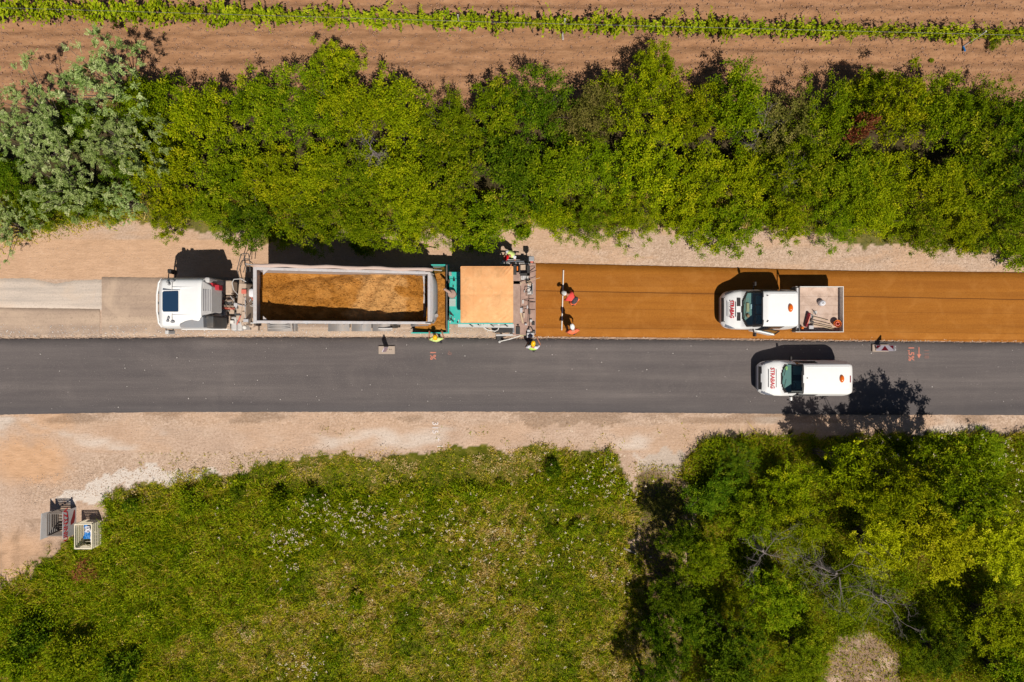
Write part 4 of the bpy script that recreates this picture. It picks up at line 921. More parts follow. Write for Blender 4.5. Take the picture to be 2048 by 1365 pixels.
MB().box(bx1-.032, bx1, by0+.032, by1-.032, bzf-.08, bzt-.01).build('tailgate', 'whiteworn', bd, bevel=.004)
MB().box(bx0-.02, bx0+.03, by0+.032, by1-.032, bzf-.08, bzt+.02).build('headboard', 'dkgrey', bd)
MB().box(bx0+.035, bx0+.15, by0+.04, by1-.04, bzf+.002, bzf+.16).build('headboard_rail', 'greylt', bd, bevel=.01)
MB().box(bx0+.16, bx0+.30, by0+.05, by1-.05, bzf+.002, bzf+.05).build('floor_rail', 'pale', bd)
for yy in (by0+.05, by1-.09): MB().box(bx0-.08, bx0-.02, yy, yy+.05, bzf-.1, bzt+.55).build('rack_post', 'dkgrey', bd)
MB().box(bx0-.08, bx0-.03, by0+.1, by1-.1, bzt+.48, bzt+.54).build('rack_bar', 'dkgrey', bd)
# things in the bed
def bp(px, py, h=0): return (*P(px, py, bzf+h), bzf+h)
x, y, _ = bp(1641, 607)
t = thing('canister', 'white plastic canister lying alone in the middle of the pickup load bed', 'canister', (x, y, bzf)); mb = MB(); mb.lathe((x, y, bzf), [(.13,0),(.15,.02),(.15,.24),(.12,.30),(.05,.33)], 18, 1.1, .95); mb.build('body', 'whitefab', t, smooth=True); MB().lathe((x+.0, y-.03, bzf+.33), [(.045,0),(.045,.04)], 10).build('cap', 'greylt', t)
x, y, _ = bp(1613, 640)
t = thing('toolbox', 'long dark red tool case at the front of the pickup load bed', 'toolbox', (x, y, bzf)); dx, dy = .12, .34
MB().hexa([(x-.16,y-.36,bzf+.06),(x-.02,y-.38,bzf+.06),(x+.16,y+.36,bzf+.06),(x,y+.38,bzf+.06),(x-.14,y-.34,bzf+.24),(x-.05,y-.35,bzf+.24),(x+.13,y+.33,bzf+.24),(x+.02,y+.35,bzf+.24)]).build('case', 'darkred', t, bevel=.03)
MB().bar((x-.07,y-.22,bzf+.27),(x+.07,y+.2,bzf+.27),.04,.05).build('handle', 'redlt', t)
x, y, _ = bp(1670, 648)
t = thing('bucket', 'faded orange bucket with a red hose inside, at the rear corner of the load bed', 'bucket', (x, y, bzf))
MB().lathe((x, y, bzf), [(.12,0),(.18,.30),(.19,.30),(.17,.285),(.11,.03)], 20).build('pail', 'orange', t, smooth=False)
mb = MB(); mb.tube([(x+.09*math.cos(a), y+.09*math.sin(a), bzf+.18+.01*a) for a in np.linspace(0, 12.5, 34)], .028, 6); mb.build('hose', 'redlt', t)
def shovel(label, a, b, blade='shovel'):
    A = Vector(bp(*a, .1)); B = Vector(bp(*b, .14)); t = thing('shovel' if blade == 'shovel' else 'rake', label, blade, A, 'long-handled tools in the pickup bed')
    MB().tube([A, A.lerp(B, .5)+Vector((0,0,.01)), B], .017, 7).build('handle', 'wood', t)
    d = (A-B).normalized(); s = d.cross(Vector((0,0,1)))
    if blade == 'shovel': MB().hexa([A-s*.07-Vector((0,0,.02)), A+d*.22-s*.10-Vector((0,0,.04)), A+d*.22+s*.10-Vector((0,0,.04)), A+s*.07-Vector((0,0,.02)), A-s*.07, A+d*.22-s*.10-Vector((0,0,.02)), A+d*.22+s*.10-Vector((0,0,.02)), A+s*.07]).build('blade', 'steel', t)
    else: MB().bar(A-s*.2, A+s*.2, .05, .06).build('head', 'dkgrey', t)
shovel('uppermost of the long-handled tools in the pickup bed', (1627,634), (1660,643))
shovel('second long-handled tool from the top in the pickup bed', (1624,640), (1664,651), 'rake')
shovel('third long-handled tool from the top in the pickup bed', (1620,645), (1668,656))
shovel('lowest long-handled tool, along the side board of the pickup bed', (1625,650), (1668,659), 'rake')
x, y, _ = bp(1629, 625); t = thing('paving_float', 'small grey steel hand tool lying above the shovels in the load bed', 'tool', (x, y, bzf)); MB().box(x-.07, x+.10, y-.08, y+.06, bzf, bzf+.05).build('plate', 'greylt', t); MB().tube([(x-.12,y+.12,bzf+.06),(x-.02,y,bzf+.1),(x+.02,y-.14,bzf+.08)], .018, 6).build('handle', 'black', t)
x, y, _ = bp(1620, 655); tag(MB().box(x-.14, x+.10, y-.09, y+.09, bzf, bzf+.22).build('plastic_box', 'pale', None, bevel=.02), 'small pale plastic box in the lower front corner of the load bed', 'box')
x, y, _ = bp(1602, 656); tag(MB().lathe((x, y, bzf), [(.07,0),(.07,.2),(.03,.25)], 12).build('gas_bottle', 'orange', None, smooth=True), 'small orange bottle strapped behind the pickup cab', 'bottle')

# ------------------------------------------------------------------ white delivery van on the grey lane
vz = .085
vn = thing('delivery_van', 'small white panel van with red side stripes parked on the dark grey lane', 'van', (15, -1.9, vz))
x0 = 12.72; yc = -1.90; z0 = vz
st = [(0,.55,.40,.66,.5,.62,.60,.52,.66,.03),(.06,.70,.36,.76,.5,.72,.66,.60,.78,.05),(.25,.80,.30,.86,.55,.83,.82,.72,.94,.06),(.6,.86,.28,.91,.6,.89,.95,.79,1.05,.06),(1.0,.89,.28,.92,.6,.91,1.06,.82,1.16,.05),
      (1.72,.90,.28,.92,.7,.90,1.12,.72,1.76,.05),(1.95,.90,.28,.92,.7,.90,1.12,.74,1.82,.05),(4.1,.90,.28,.92,.7,.90,1.12,.76,1.82,.05),(4.28,.88,.32,.90,.7,.88,1.12,.72,1.74,.05),(4.34,.86,.35,.88,.7,.86,1.1,.68,1.62,.04)]
X, Y, Z_ = loft(st, x0, yc, 120); Z_ += z0
def clv(x, y, z):
    c = np.zeros(len(x), int); z = z-z0; ay = np.abs(y)
    fr = (x > .95+.20*(ay/.75)**3) & (x < 1.84+.03*(ay/.75)**2) & (ay < .74) & (z > 1.12); c[fr] = 4
    w_ = (x > 1.03+.22*(ay/.75)**3) & (x < 1.76+.03*(ay/.75)**2) & (ay < .685) & (z > 1.14); c[w_] = 1
    sw = (ay > .76) & (z > 1.17) & (z < 1.62) & (x > 1.55) & (x < 2.65); c[sw] = 2
    hl = (x < .75) & (x > .12) & (ay > .52) & (ay < .90) & (z > .66) & (ay > .60+.42*x) & (ay < .72+.42*x); c[hl] = 3
    gr = (x < .16) & (z < .84) & (ay < .60); c[gr] = 5
    rs = (ay > .86) & (z > .62) & (z < .98) & (x > 1.2) & (z < .80+.14*np.sin(x*9)); c[rs] = 6
    return c
lofted(X, Y, Z_, [('body','white',None),('windscreen','glass',None),('side_window','blackgl',None),('headlight','lens',None),('windscreen_surround','black',None),('grille','black',None),('side_stripe','red',None)], clv, vn, x0, yc)
hood_logo(vn, x0+.56, yc, z0+1.105, R(13), .27, .92)
MB().box(x0-.02, x0+.1, yc-.6, yc+.6, z0+.30, z0+.46).build('bumper', 'grey', vn, bevel=.03)
mb = MB(); mb.lathe((x0+3.72, yc+.02, z0+1.86), [(.14,.0),(.145,.04),(.12,.10),(.06,.13)], 18, .75, 1.35); mb.build('beacon', 'beacon', vn, 'amber warning beacon', smooth=True)
MB().box(x0+4.14, x0+4.19, yc-.17, yc+.17, z0+1.82, z0+1.86).build('brake_light', 'darkred', vn)
for y in (-.55, .60): MB().box(x0+2.0, x0+4.1, yc+y-.01, yc+y+.01, z0+1.84, z0+1.862).build('roof_rib', 'white', vn)
MB().tube([(x0+1.98, yc+.05, z0+1.87), (x0+2.03, yc+.05, z0+1.9)], .02, 6).build('aerial', 'black', vn)
for yy in (-.45, .15): MB().bar((x0+1.10, yc+yy, z0+1.25), (x0+1.18, yc+yy+.42, z0+1.31), .025, .03).build('wiper', 'black', vn)
for s in (-1, 1):
    m = thing_part('mirror', vn, (x0+1.42, yc+s*.9, z0+1.2)); MB().bar((x0+1.42, yc+s*.86, z0+1.1), (x0+1.46, yc+s*.98, z0+1.14), .05).build('arm', 'black', m)
    MB().box(x0+1.42, x0+1.52, yc+s*1.04-.09, yc+s*1.04+.09, z0+1.05, z0+1.25).build('housing', 'white' if s < 0 else 'black', m, bevel=.03)
MB().hexa([(x0+1.05,yc-.72,z0+.85),(x0+1.6,yc-.72,z0+.8),(x0+1.6,yc+.72,z0+.8),(x0+1.05,yc+.72,z0+.85),(x0+1.05,yc-.72,z0+1.04),(x0+1.55,yc-.72,z0+1.06),(x0+1.55,yc+.72,z0+1.06),(x0+1.05,yc+.72,z0+1.04)]).build('dashboard', 'dash', vn, bevel=.04)
for y in (-.38, .38):
    s = thing_part('seat', vn, (x0+2.0, yc+y, z0+.6)); MB().box(x0+1.78, x0+2.25, yc+y-.23, yc+y+.23, z0+.58, z0+.74).build('cushion', 'seat', s, bevel=.05)
    MB().box(x0+2.22, x0+2.36, yc+y-.23, yc+y+.23, z0+.72, z0+1.35).build('backrest', 'seat', s, bevel=.05)
mb = MB(); mb.tube([(x0+1.66+.08*math.sin(t), yc-.38+.18*math.cos(t), z0+1.0+.17*math.sin(t)) for t in np.linspace(0, 6.28, 17)], .016, 5, False); mb.build('steering_wheel', 'black', vn)
tag(MB().box(x0+1.22, x0+1.34, yc+.42, yc+.60, z0+1.06, z0+1.07).build('parking_card', 'lime'), 'small pale green card on the van dashboard', 'card')
for xx in (x0+.82, x0+3.5):
    for s in (-1, 1): wheel(vn, xx, yc+s*.79, z0-.005, .31, .2, s)
MB().box(x0+.4, x0+4.0, yc-.6, yc+.6, z0+.22, z0+.4).build('underbody', 'dkgrey', vn)

# ------------------------------------------------------------------ truck tractor
tz = .03; cy = 1.845
tr = thing('truck_tractor', 'white truck cab and chassis pulling the raised tipper trailer', 'truck', (-15, cy, tz))
cx0 = -17.16
# cab as a loft: fairly square, raked front
cz = tz
st = [(0,1.0,1.0,1.10,1.3,1.10,2.0,1.02,2.4,.05),(.05,1.14,.8,1.22,1.3,1.22,2.2,1.10,2.75,.08),(.22,1.22,.7,1.25,1.4,1.25,2.4,1.16,3.10,.12),(.45,1.23,.7,1.25,1.4,1.25,2.6,1.14,3.32,.12),(.9,1.24,.8,1.25,1.4,1.25,2.7,1.12,3.42,.14),(2.30,1.24,.8,1.25,1.4,1.25,2.7,1.12,3.50,.14),(2.42,1.22,.9,1.24,1.4,1.24,2.7,1.10,3.46,.12)]
X, Y, Z_ = loft(st, cx0, cy, 90); Z_ += cz
def clc(x, y, z):
    c = np.zeros(len(x), int); z = z-cz; ay = np.abs(y)
    c[(x < .24) & (z > 1.75) & (z < 2.75) & (ay < 1.12)] = 1
    c[(ay > 1.18) & (z > 1.8) & (z < 2.6) & (x > .3) & (x < 1.2)] = 2
    c[(x < .10) & (z < 1.5) & (ay < .95)] = 3
    return c
lofted(X, Y, Z_, [('cab','white',None),('windscreen','blackgl',None),('side_window','blackgl',None),('grille','dkgrey',None)], clc, tr, cx0, cy)
# visor bar
mb = MB(); mb.tube([(cx0+.22, cy-1.17, 2.95), (cx0+.08, cy-.98, 2.98), (cx0+.0, cy-.4, 3.0), (cx0+.0, cy+.4, 3.0), (cx0+.08, cy+.98, 2.98), (cx0+.22, cy+1.17, 2.95)], .045, 7); mb.build('sun_visor', 'white', tr)
for y in (-.95,-.5,0,.5,.95): MB().box(cx0+.02+abs(y)*.04, cx0+.12+abs(y)*.04, cy+y-.06, cy+y+.06, 2.9, 3.0).build('marker_lamp', 'dkgrey', tr)
rz = 3.66
mb = MB(); ax, ay_ = P(325, 582, rz); bx, by = P(357, 624, rz)
mb.prism([(ax+.04, by), (bx-.02, by-.0), (bx, by+.04), (bx, ay_-.03), (bx-.03, ay_), (ax+.06, ay_-.02), (ax, ay_-.08), (ax, by+.1)], rz-.12, rz+.03); mb.build('roof_hatch', 'sunroof', tr, 'dark blue tinted roof hatch', bevel=.015)
MB().box(ax-.05, bx+.05, by-.05, ay_+.05, rz-.14, rz-.0).build('hatch_frame', 'white', tr, bevel=.03)
for px, py in ((335,564),(345,562),(338,569),(337,636),(335,642),(345,644)):
    x, y = P(px, py, 3.6); MB().lathe((x, y, 3.40), [(.06,0),(.075,.22),(.05,.27)], 10, 1.3 if px == 345 else .8, .8).build('roof_lamp', 'grey', tr)
MB().box(cx0+1.02, cx0+1.04, cy-1.0, cy+1.0, 3.5, 3.63).build('roof_seam', 'greylt', tr)
for y in (-.62, .70): MB().box(cx0+1.05, cx0+2.1, cy+y-.01, cy+y+.01, 3.52, 3.66-abs(y)*.05+.0).build('roof_rib', 'white', tr)
# rear air fairing sloping down behind the cab
fx = cx0+2.41
MB().hexa([(fx,cy-.55,2.2),(fx+.40,cy-.45,2.2),(fx+.40,cy+.75,2.2),(fx,cy+1.0,2.2),(fx,cy-.62,3.55),(fx+.30,cy-.50,3.15),(fx+.30,cy+.80,3.15),(fx,cy+1.05,3.5)]).build('roof_fairing', 'greylt', tr, bevel=.05)
for i in range(5): MB().box(fx+.05+i*.05, fx+.068+i*.05, cy-.42, cy+.60, 3.0, 3.56-i*.075).build('fairing_rib', 'pale', tr)
mb = MB(); q = [P(363,656,3.5), P(360,650,3.5), P(372,643,3.5), P(396,636,3.5), P(408,634,3.5), P(409,656,3.5)]
mb.prism(q, 3.2, 3.60); mb.build('side_deflector', 'grey', tr, 'grey side deflector at the lower rear corner of the roof', bevel=.03)
MB().box(fx+.0, fx+.42, cy-1.22, cy-.62, 1.6, 3.25).build('side_fairing', 'dkgrey', tr, bevel=.08)
MB().box(fx, fx+.25, cy+.95, cy+1.22, 1.6, 3.3).build('side_fairing', 'greylt', tr, bevel=.08)
x, y = P(426, 572, 2.9); MB().box(x-.28, x+.05, y-.16, y+.14, 2.5, 3.05).build('red_box', 'red', tr, 'red box on the rear corner of the cab', bevel=.03)
MB().box(x+.05, x+.26, y-.20, y+.06, 2.4, 2.85).build('red_box', 'red', tr, 'smaller red box beside the larger one', bevel=.03)
for s, px, py in ((1, 345, 548), (-1, 340, 660)):
    x, y = P(px, py, 2.4); m = thing_part('mirror', tr, (x, y, 2.4)); MB().tube([(x-.1, cy+s*1.22, 2.6), (x-.08, y+s*.02, 2.6), (x-.08, y+s*.02, 1.9), (x-.1, cy+s*1.22, 1.9)], .025, 6).build('arm', 'black', m)
    MB().box(x-.16, x+.02, y-.10+s*.12, y+.10+s*.12, 1.9, 2.6).build('housing', 'black' if s > 0 else 'greylt', m, bevel=.04)
MB().box(cx0+.1, cx0+2.5, cy-1.27, cy+1.27, .45, .85).build('bumper_skirt', 'white', tr, bevel=.05)
# chassis behind the cab
chx0 = cx0+2.2; chx1 = -10.4
for s in (-1, 1): MB().box(chx0, chx1, cy+s*.42-.05, cy+s*.42+.05, .75, 1.02).build('chassis_rail', 'dkgrey', tr)
for xx in (cx0+1.35, -11.95):
    for s in (-1, 1): wheel(tr, xx, cy+s*1.02, tz, .50, .34 if xx < -13 else .5, s)
def px_box(nm, mat, x0, y0, x1, y1, za, zb, parent, label=None, bevel=.02):
    a = P(x0, y1, zb); b = P(x1, y0, zb); return MB().box(a[0], b[0], a[1], b[1], za, zb).build(nm, mat, parent, label, bevel=bevel)
px_box('fuel_tank', 'beige', 434, 561, 464, 590, .5, 1.25, tr, 'dust-caked fuel tank', .08)
px_box('battery_box', 'beige', 441, 632, 460, 658, .5, 1.2, tr, 'dusty battery box with ribbed lid', .03)
for i in range(6):
    a = P(443, 634+i*4, 1.22); b = P(458, 636+i*4, 1.22); MB().box(a[0], b[0], b[1], a[1], 1.2, 1.225).build('lid_rib', 'beige', tr)
px_box('air_tank', 'greylt', 461, 633, 473, 662, .5, 1.2, tr, None, .1)
px_box('air_tank', 'greylt', 474, 645, 484, 662, .45, 1.1, tr, None, .08)
px_box('gearbox_cover', 'dkgrey', 424, 590, 442, 655, .7, 1.1, tr, None, .04)
r = np.random.default_rng(5)
for i in range(9):
    px, py = r.uniform(424, 438), r.uniform(584, 654); h = r.uniform(1.05, 1.45); x, y = P(px, py, h); mb = MB(); mb.tube([(x, y, h-.3), (x+r.uniform(-.1,.1), y+r.uniform(-.1,.2), h), (x+r.uniform(.1,.4), y+r.uniform(-.2,.2), h-.15)], .028, 6); mb.build('cable', ['black','greylt','dkgrey'][i % 3], tr)
px_box('walkway_plate', 'beige', 442, 593, 468, 628, 1.0, 1.1, tr, 'dust-caked walkway plate', .01)
for k, yy in enumerate((603, 607.5, 612, 616)):      # coiled air hoses
    a = Vector(Pv(439, yy, 1.3)); b = Vector(Pv(470, yy+(k-1.5)*1.2, 1.35)); mb = MB(); d = b-a
    mb.tube([a+d*t+Vector((0, .045*math.cos(t*95), .045*math.sin(t*95)+.1)) for t in np.linspace(0, 1, 90)], .016, 5); mb.build('coiled_hose', ['beige','dkgrey','beige','redlt'][k], tr)
for (px, py, w_, d_) in ((447,597,5,4),(456,622,6,3),(463,597,4,6),(450,626,8,3)):
    x, y = P(px, py, 1.2); MB().box(x-w_*.012, x+w_*.012, y-d_*.012, y+d_*.012, 1.1, 1.22).build('bracket', 'greywood', tr)
r = np.random.default_rng(77)
for i in range(46):
    px, py = r.uniform(432, 514), r.uniform(596, 656); h = r.uniform(1.05, 1.4) if px < 470 or px > 493 else 2.0; a_, b_ = r.uniform(.03, .13), r.uniform(.03, .12); x, y = P(px, py, h)
    MB().box(x-a_, x+a_, y-b_, y+b_, h-.22 if h < 1.9 else 1.9, h+r.uniform(0, .05)).build('fitting', ['beige','greylt','pale','beige','steel','whiteworn','dkgrey'][i % 7], tr, bevel=.01)
for i in range(12):
    px, py = r.uniform(436, 508), r.uniform(598, 652); h = 1.45 if px < 470 or px > 493 else 2.06; p0 = Vector(Pv(px, py, h)); mb = MB(); mb.tube([p0, p0+Vector((r.uniform(-.2,.2), r.uniform(-.3,.3), .06)), p0+Vector((r.uniform(-.4,.4), r.uniform(-.5,.5), -.05))], r.uniform(.015,.03), 6); mb.build('air_pipe', ['greylt','pale','redlt','black'][i % 4], tr)
# upright hydraulic oil tank / rack across the chassis
a = P(471, 652, 2.0); b = P(492, 565, 2.0)
MB().hexa([(a[0]-.05,a[1]+.3,.9),(b[0],a[1]+.0,.9),(b[0],b[1],.9),(a[0]+.12,b[1]-.0,.9),(a[0]-.02,a[1]+.35,1.95),(b[0]-.02,a[1],1.95),(b[0]-.02,b[1]-.05,1.95),(a[0]+.14,b[1]-.02,1.95)]).build('hydraulic_tank', 'beige', tr, 'dusty brown hydraulic tank standing across the chassis', bevel=.05)
x, y = P(488, 583, 2.05); MB().box(x-.14, x+.10, y-.12, y+.10, 1.94, 2.05).build('red_handle_box', 'redlt', tr, 'faded red lever block', bevel=.02)
MB().tube([Pv(487, 590, 2.02), Pv(484, 615, 2.02), Pv(480, 640, 2.0)], .018, 6).build('hydraulic_pipe', 'beige', tr)
MB().tube([Pv(491, 595, 2.0), Pv(490, 625, 2.0), Pv(491, 650, 1.9)], .022, 6).build('hydraulic_pipe', 'greylt', tr)
x, y = P(502, 586, 1.6); MB().lathe((x, y, .9), [(.2,0),(.22,.1),(.22,.62),(.19,.68),(.06,.70)], 24).build('filter_canister', 'whitefab', tr, 'round white canister', smooth=True)
for (px, py, rr, h, mt) in ((511,607,.12,1.2,'greylt'),(512,628,.14,1.25,'steel'),(502,650,.14,1.15,'beige'),(488,655,.10,1.1,'whiteworn'),(500,562,.14,1.0,'dkgrey'),(510,645,.09,1.1,'dkgrey'),(499,618,.10,1.2,'beige'),(507,566,.10,.9,'dkgrey')):
    x, y = P(px, py, h); MB().lathe((x, y, h-.4), [(rr*.9,0),(rr,.1),(rr,.36),(rr*.6,.4)], 14).build('air_cylinder', mt, tr)
px_box('cross_member', 'beige', 496, 598, 503, 652, .7, 1.15, tr); px_box('cross_member', 'steel', 484, 650, 500, 660, .6, 1.0, tr); px_box('cross_member', 'beige', 470, 652, 516, 662, .5, .8, tr)
# bent black ladder rail sticking out on the far side
mb = MB(); mb.tube([Pv(479,556,1.5), Pv(474,541,1.9), Pv(482,509,2.3), Pv(488,507,2.35), Pv(497,508,2.3), Pv(500,527,1.9), Pv(500,544,1.5)], .022, 6); mb.tube([Pv(477,545,1.8), Pv(488,516,2.2)], .016, 6)
mb.tube([Pv(488,507,2.35), Pv(492,530,1.85), Pv(493,545,1.5)], .018, 6); mb.tube([Pv(488,517,2.2), Pv(501,519,2.1)], .018, 6); mb.tube([Pv(492,531,1.85), Pv(500,531,1.85)], .018, 6); mb.tube([Pv(487,545,1.5), Pv(491,530,1.8)], .02, 6)
mb.build('ladder_rail', 'dkgrey', tr, 'thin dark ladder rail sticking out beside the chassis')
mb = MB(); mb.tube([Pv(476,590,1.4), Pv(467,580,1.9), Pv(464,566,2.1), Pv(468,559,2.15), Pv(482,558,2.15), Pv(492,564,2.05)], .022, 6); mb.tube([Pv(468,600,1.3), Pv(478,637,1.5), Pv(483,652,1.3)], .026, 6); mb.build('cable_arch', 'greylt', tr, 'pale pipe arch over the chassis')
# ------------------------------------------------------------------ tipper trailer
tt = thing('tipper_trailer', 'grey aluminium tipper trailer with raised body full of brown asphalt', 'trailer', (-8, 2.0, tz))
ty = 2.10; hwf = 1.30; hwr = 1.27
th = R(14.5); dv = Vector((-math.cos(th), 0, math.sin(th))); nv = Vector((math.sin(th), 0, math.cos(th)))
RB = Vector((-4.42, 0, 1.02))         # rear bottom of the body
BL = 8.0; BD = 1.75
def bpnt(s, v, n_): q = RB + dv*s + nv*n_; return (q.x, ty+v, q.z)
bd2 = thing_part('tipping_body', tt, (-4.4, ty, 1.0))
def slabp(s0, s1, v0, v1, n0, n1): return MB().hexa([bpnt(s0,v0,n0), bpnt(s1,v0,n0), bpnt(s1,v1,n0), bpnt(s0,v1,n0), bpnt(s0,v0,n1), bpnt(s1,v0,n1), bpnt(s1,v1,n1), bpnt(s0,v1,n1)])
slabp(0, BL, -1.2, 1.2, -.08, 0).build('floor', 'alu', bd2)
for s in (-1, 1):
    v = s*1.22; slabp(0, BL, v-.02, v+.02, 0, BD).build('side_wall', 'alu', bd2, bevel=.004)
    slabp(-.02, BL+.06, s*1.22-.065, s*1.22+.065, BD, BD+.10).build('top_rail', 'alu', bd2, bevel=.015)
    for k in range(9): slabp(.5+k*.88, .58+k*.88, min(s*1.245, s*1.29), max(s*1.245, s*1.29), 0, BD-.01).build('wall_rib', 'alu', bd2)
slabp(BL, BL+.05, -1.2, 1.2, 0, BD).build('front_wall', 'alu', bd2)
slabp(BL-.04, BL+.12, -1.29, 1.29, BD+.005, BD+.11).build('top_rail', 'alu', bd2, bevel=.015)
for s in (-1, 1): MB().add([bpnt(BL-.30, s*1.19, BD-.02), bpnt(BL-.30, s*.95, BD-.02), bpnt(BL-.55, s*1.19, BD-.02), bpnt(BL-.30, s*1.19, BD-.2), bpnt(BL-.30, s*.95, BD-.2), bpnt(BL-.55, s*1.19, BD-.2)], [(0,1,2),(3,4,5),(0,1,4,3),(1,2,5,4),(0,2,5,3)]).build('corner_gusset', 'alu', bd2)
# rolled tarpaulin on the far rail
M['tarproll'] = dusty('pinkish_tarpaulin', (.50, .38, .33), .8, 0, .4, (.60, .46, .38), 2, grime=.3)
mb = MB(); mb.tube([bpnt(s_, 1.37+.02*math.sin(s_*3), BD+.10) for s_ in np.linspace(-.1, BL+.1, 24)], [.085+.012*math.sin(i*1.9) for i in range(24)], 10); mb.build('tarpaulin_roll', 'tarproll', bd2, 'rolled pinkish tarpaulin along the far rail', smooth=True)
mb = MB(); mb.tube([bpnt(-.55, 1.35, BD+.08), bpnt(-.1, 1.37, BD+.1)], .03, 7); mb.tube([bpnt(BL+.1, 1.37, BD+.1), bpnt(BL+.45, 1.42, BD+.1)], .025, 7); mb.build('tarpaulin_axle', 'chrome', bd2)
# tailgate: frame plus outward bulging shell, swung open
def tg(v, n_, s): q = RB + dv*(-s) + nv*n_; return (q.x, ty+v, q.z)
slabp(-.02, .14, -1.28, 1.28, BD-.02, BD+.09).build('rear_header', 'alu', bd2, bevel=.02)
Vt = []; nn = 14; mm_ = 8
for i in range(mm_+1):
    for j in range(nn+1):
        v = -1.22+2.44*j/nn; e = 1-abs(v/1.22)**6; t = i/mm_
        s_ = .06 + .22*e*math.sin(min(1, t*2.4)*math.pi/2) + t*.30; Vt.append(tg(v, BD+.06-t*1.5, s_))
mb = MB(); mb.add(Vt, [(i*(nn+1)+j, i*(nn+1)+j+1, (i+1)*(nn+1)+j+1, (i+1)*(nn+1)+j) for i in range(mm_) for j in range(nn)])
g = mb.build('tailgate', 'alu', bd2, 'pale bulging tailgate swung open above the paver hopper', smooth=True); so_ = g.modifiers.new('thick', 'SOLIDIFY'); so_.thickness = .05
for s in (-1, 1):
    MB().tube([bpnt(.25, s*1.24, BD+.12), bpnt(.05, s*1.24, BD+.16), tg(s*1.15, BD-.1, .18)], .035, 7).build('hinge_arm', 'steel', bd2)
MB().tube([bpnt(.10, -1.33, BD+.05), bpnt(.9, -1.36, BD-.5)], .03, 6).build('tailgate_ram', 'steel', bd2)
MB().lathe(tg(-.85, BD-.2, .33), [(.09,0),(.09,.04)], 14).build('inspection_cap', 'steel', bd2)
# chassis, fenders, wheels of the trailer
for s in (-1, 1): MB().box(-12.4, -4.5, 1.95+s*.5-.06, 1.95+s*.5+.06, .85, 1.1).build('chassis_rail', 'dkgrey', tt)
for xx in (-8.9, -7.6, -6.3):
    for s in (-1, 1): wheel(tt, xx, 1.9+s*1.06, tz, .5, .36, s)
def fender(x0p, x1p, lb):
    a = P(x0p, 645, 1.12); b = P(x1p, 663, 1.12)
    for (yy0, yy1) in ((b[1], a[1]), (3.8-a[1]-.25+.25, 3.8-b[1])):
        mb = MB(); m = 10; xs = np.linspace(a[0], b[0], m); zz = 1.0+.14*np.sin(np.linspace(0, math.pi, m))
        mb.add([(x, y, z) for x, z in zip(xs, zz) for y in (yy0, yy1)], [(2*i, 2*i+1, 2*i+3, 2*i+2) for i in range(m-1)])
        o = mb.build('mudguard', 'steel', tt, lb); q = o.modifiers.new('thick', 'SOLIDIFY'); q.thickness = .03
M['steel2'] = M['grey']
fender(533, 583, 'ribbed grey mudguard'); fender(584, 594, None); fender(655, 698, None); fender(702, 742, None); fender(744, 782, None)
for k in range(4):
    a = P(536, 647+k*3.4, 1.16); b = P(580, 648+k*3.4, 1.16); MB().box(a[0], b[0], b[1], a[1], 1.13, 1.155).build('mudguard_rib', 'greylt', tt)
MB().box(-12.6, -5.2, .62, .70, .55, .72).build('side_guard', 'beige', tt)
MB().box(*sorted((P(757,0,1.2)[0], P(785,0,1.2)[0])), .60, .66, 1.15, 1.22).build('side_handle', 'greylt', tt)
# the telescopic ram under the raised front
MB().tube([(-12.2, ty, 1.0), (-12.0, ty, 2.9)], [.13, .10], 12).build('tipping_ram', 'chrome', tt)
# load of brown asphalt (thing of its own, rests in the body)
ns, nv_ = 150, 48; s_ = np.linspace(.22, BL-.02, ns); v_ = np.linspace(-1.195, 1.195, nv_); S_, V_ = np.meshgrid(s_, v_, indexing='ij')
dep = np.interp(S_, [.2, .9, 1.8, 3.2, 5.5, 7.7], [.95, .80, .90, 1.08, 1.30, 1.62])
dep -= .10*np.exp(-((S_-2.2)/.9)**2)*np.cos(V_*1.2); dep += (fbm(S_, V_, .9, 201)-.5)*.34*np.interp(S_, [0,3,8],[1.2,1,.5]) + (fbm(S_, V_, 3.0, 203)-.5)*.22*np.interp(S_, [0, 3.2, 4.2], [1.5, 1.5, .8]) + (np.random.default_rng(3).random(S_.shape)-.5)*.04
dep += .55*np.clip((V_-.35)/.8, 0, 1)**1.5*np.interp(S_, [0,3.5,5,8],[0,.1,.8,1]); dep += .10*np.exp(-((S_-2.3)/1.0)**2)*np.sin(S_*7+V_*4); dep += .28*np.clip((np.abs(V_)-.75)/.45, 0, 1)**2*np.interp(S_, [0,4,8],[.6,.8,.3])
h_ = np.clip(BD-dep, .04, BD-.1)
Xw = RB.x + dv.x*S_ + nv.x*h_; Zw = RB.z + dv.z*S_ + nv.z*h_; Vm = np.stack([Xw.ravel(), (ty+V_).ravel(), Zw.ravel()], 1)
idx = np.arange(ns*nv_).reshape(ns, nv_); Fm = np.stack([idx[:-1,:-1], idx[1:,:-1], idx[1:,1:], idx[:-1,1:]], -1).reshape(-1, 4)
tag(link('asphalt_load', npmesh('asphalt_load', Vm, Fm, 'mix', smooth=True)), 'heap of steaming brown asphalt mix lying inside the tipper body'.replace('steaming ', ''), 'asphalt mix')
stn = np.random.default_rng(9); mb = MB()
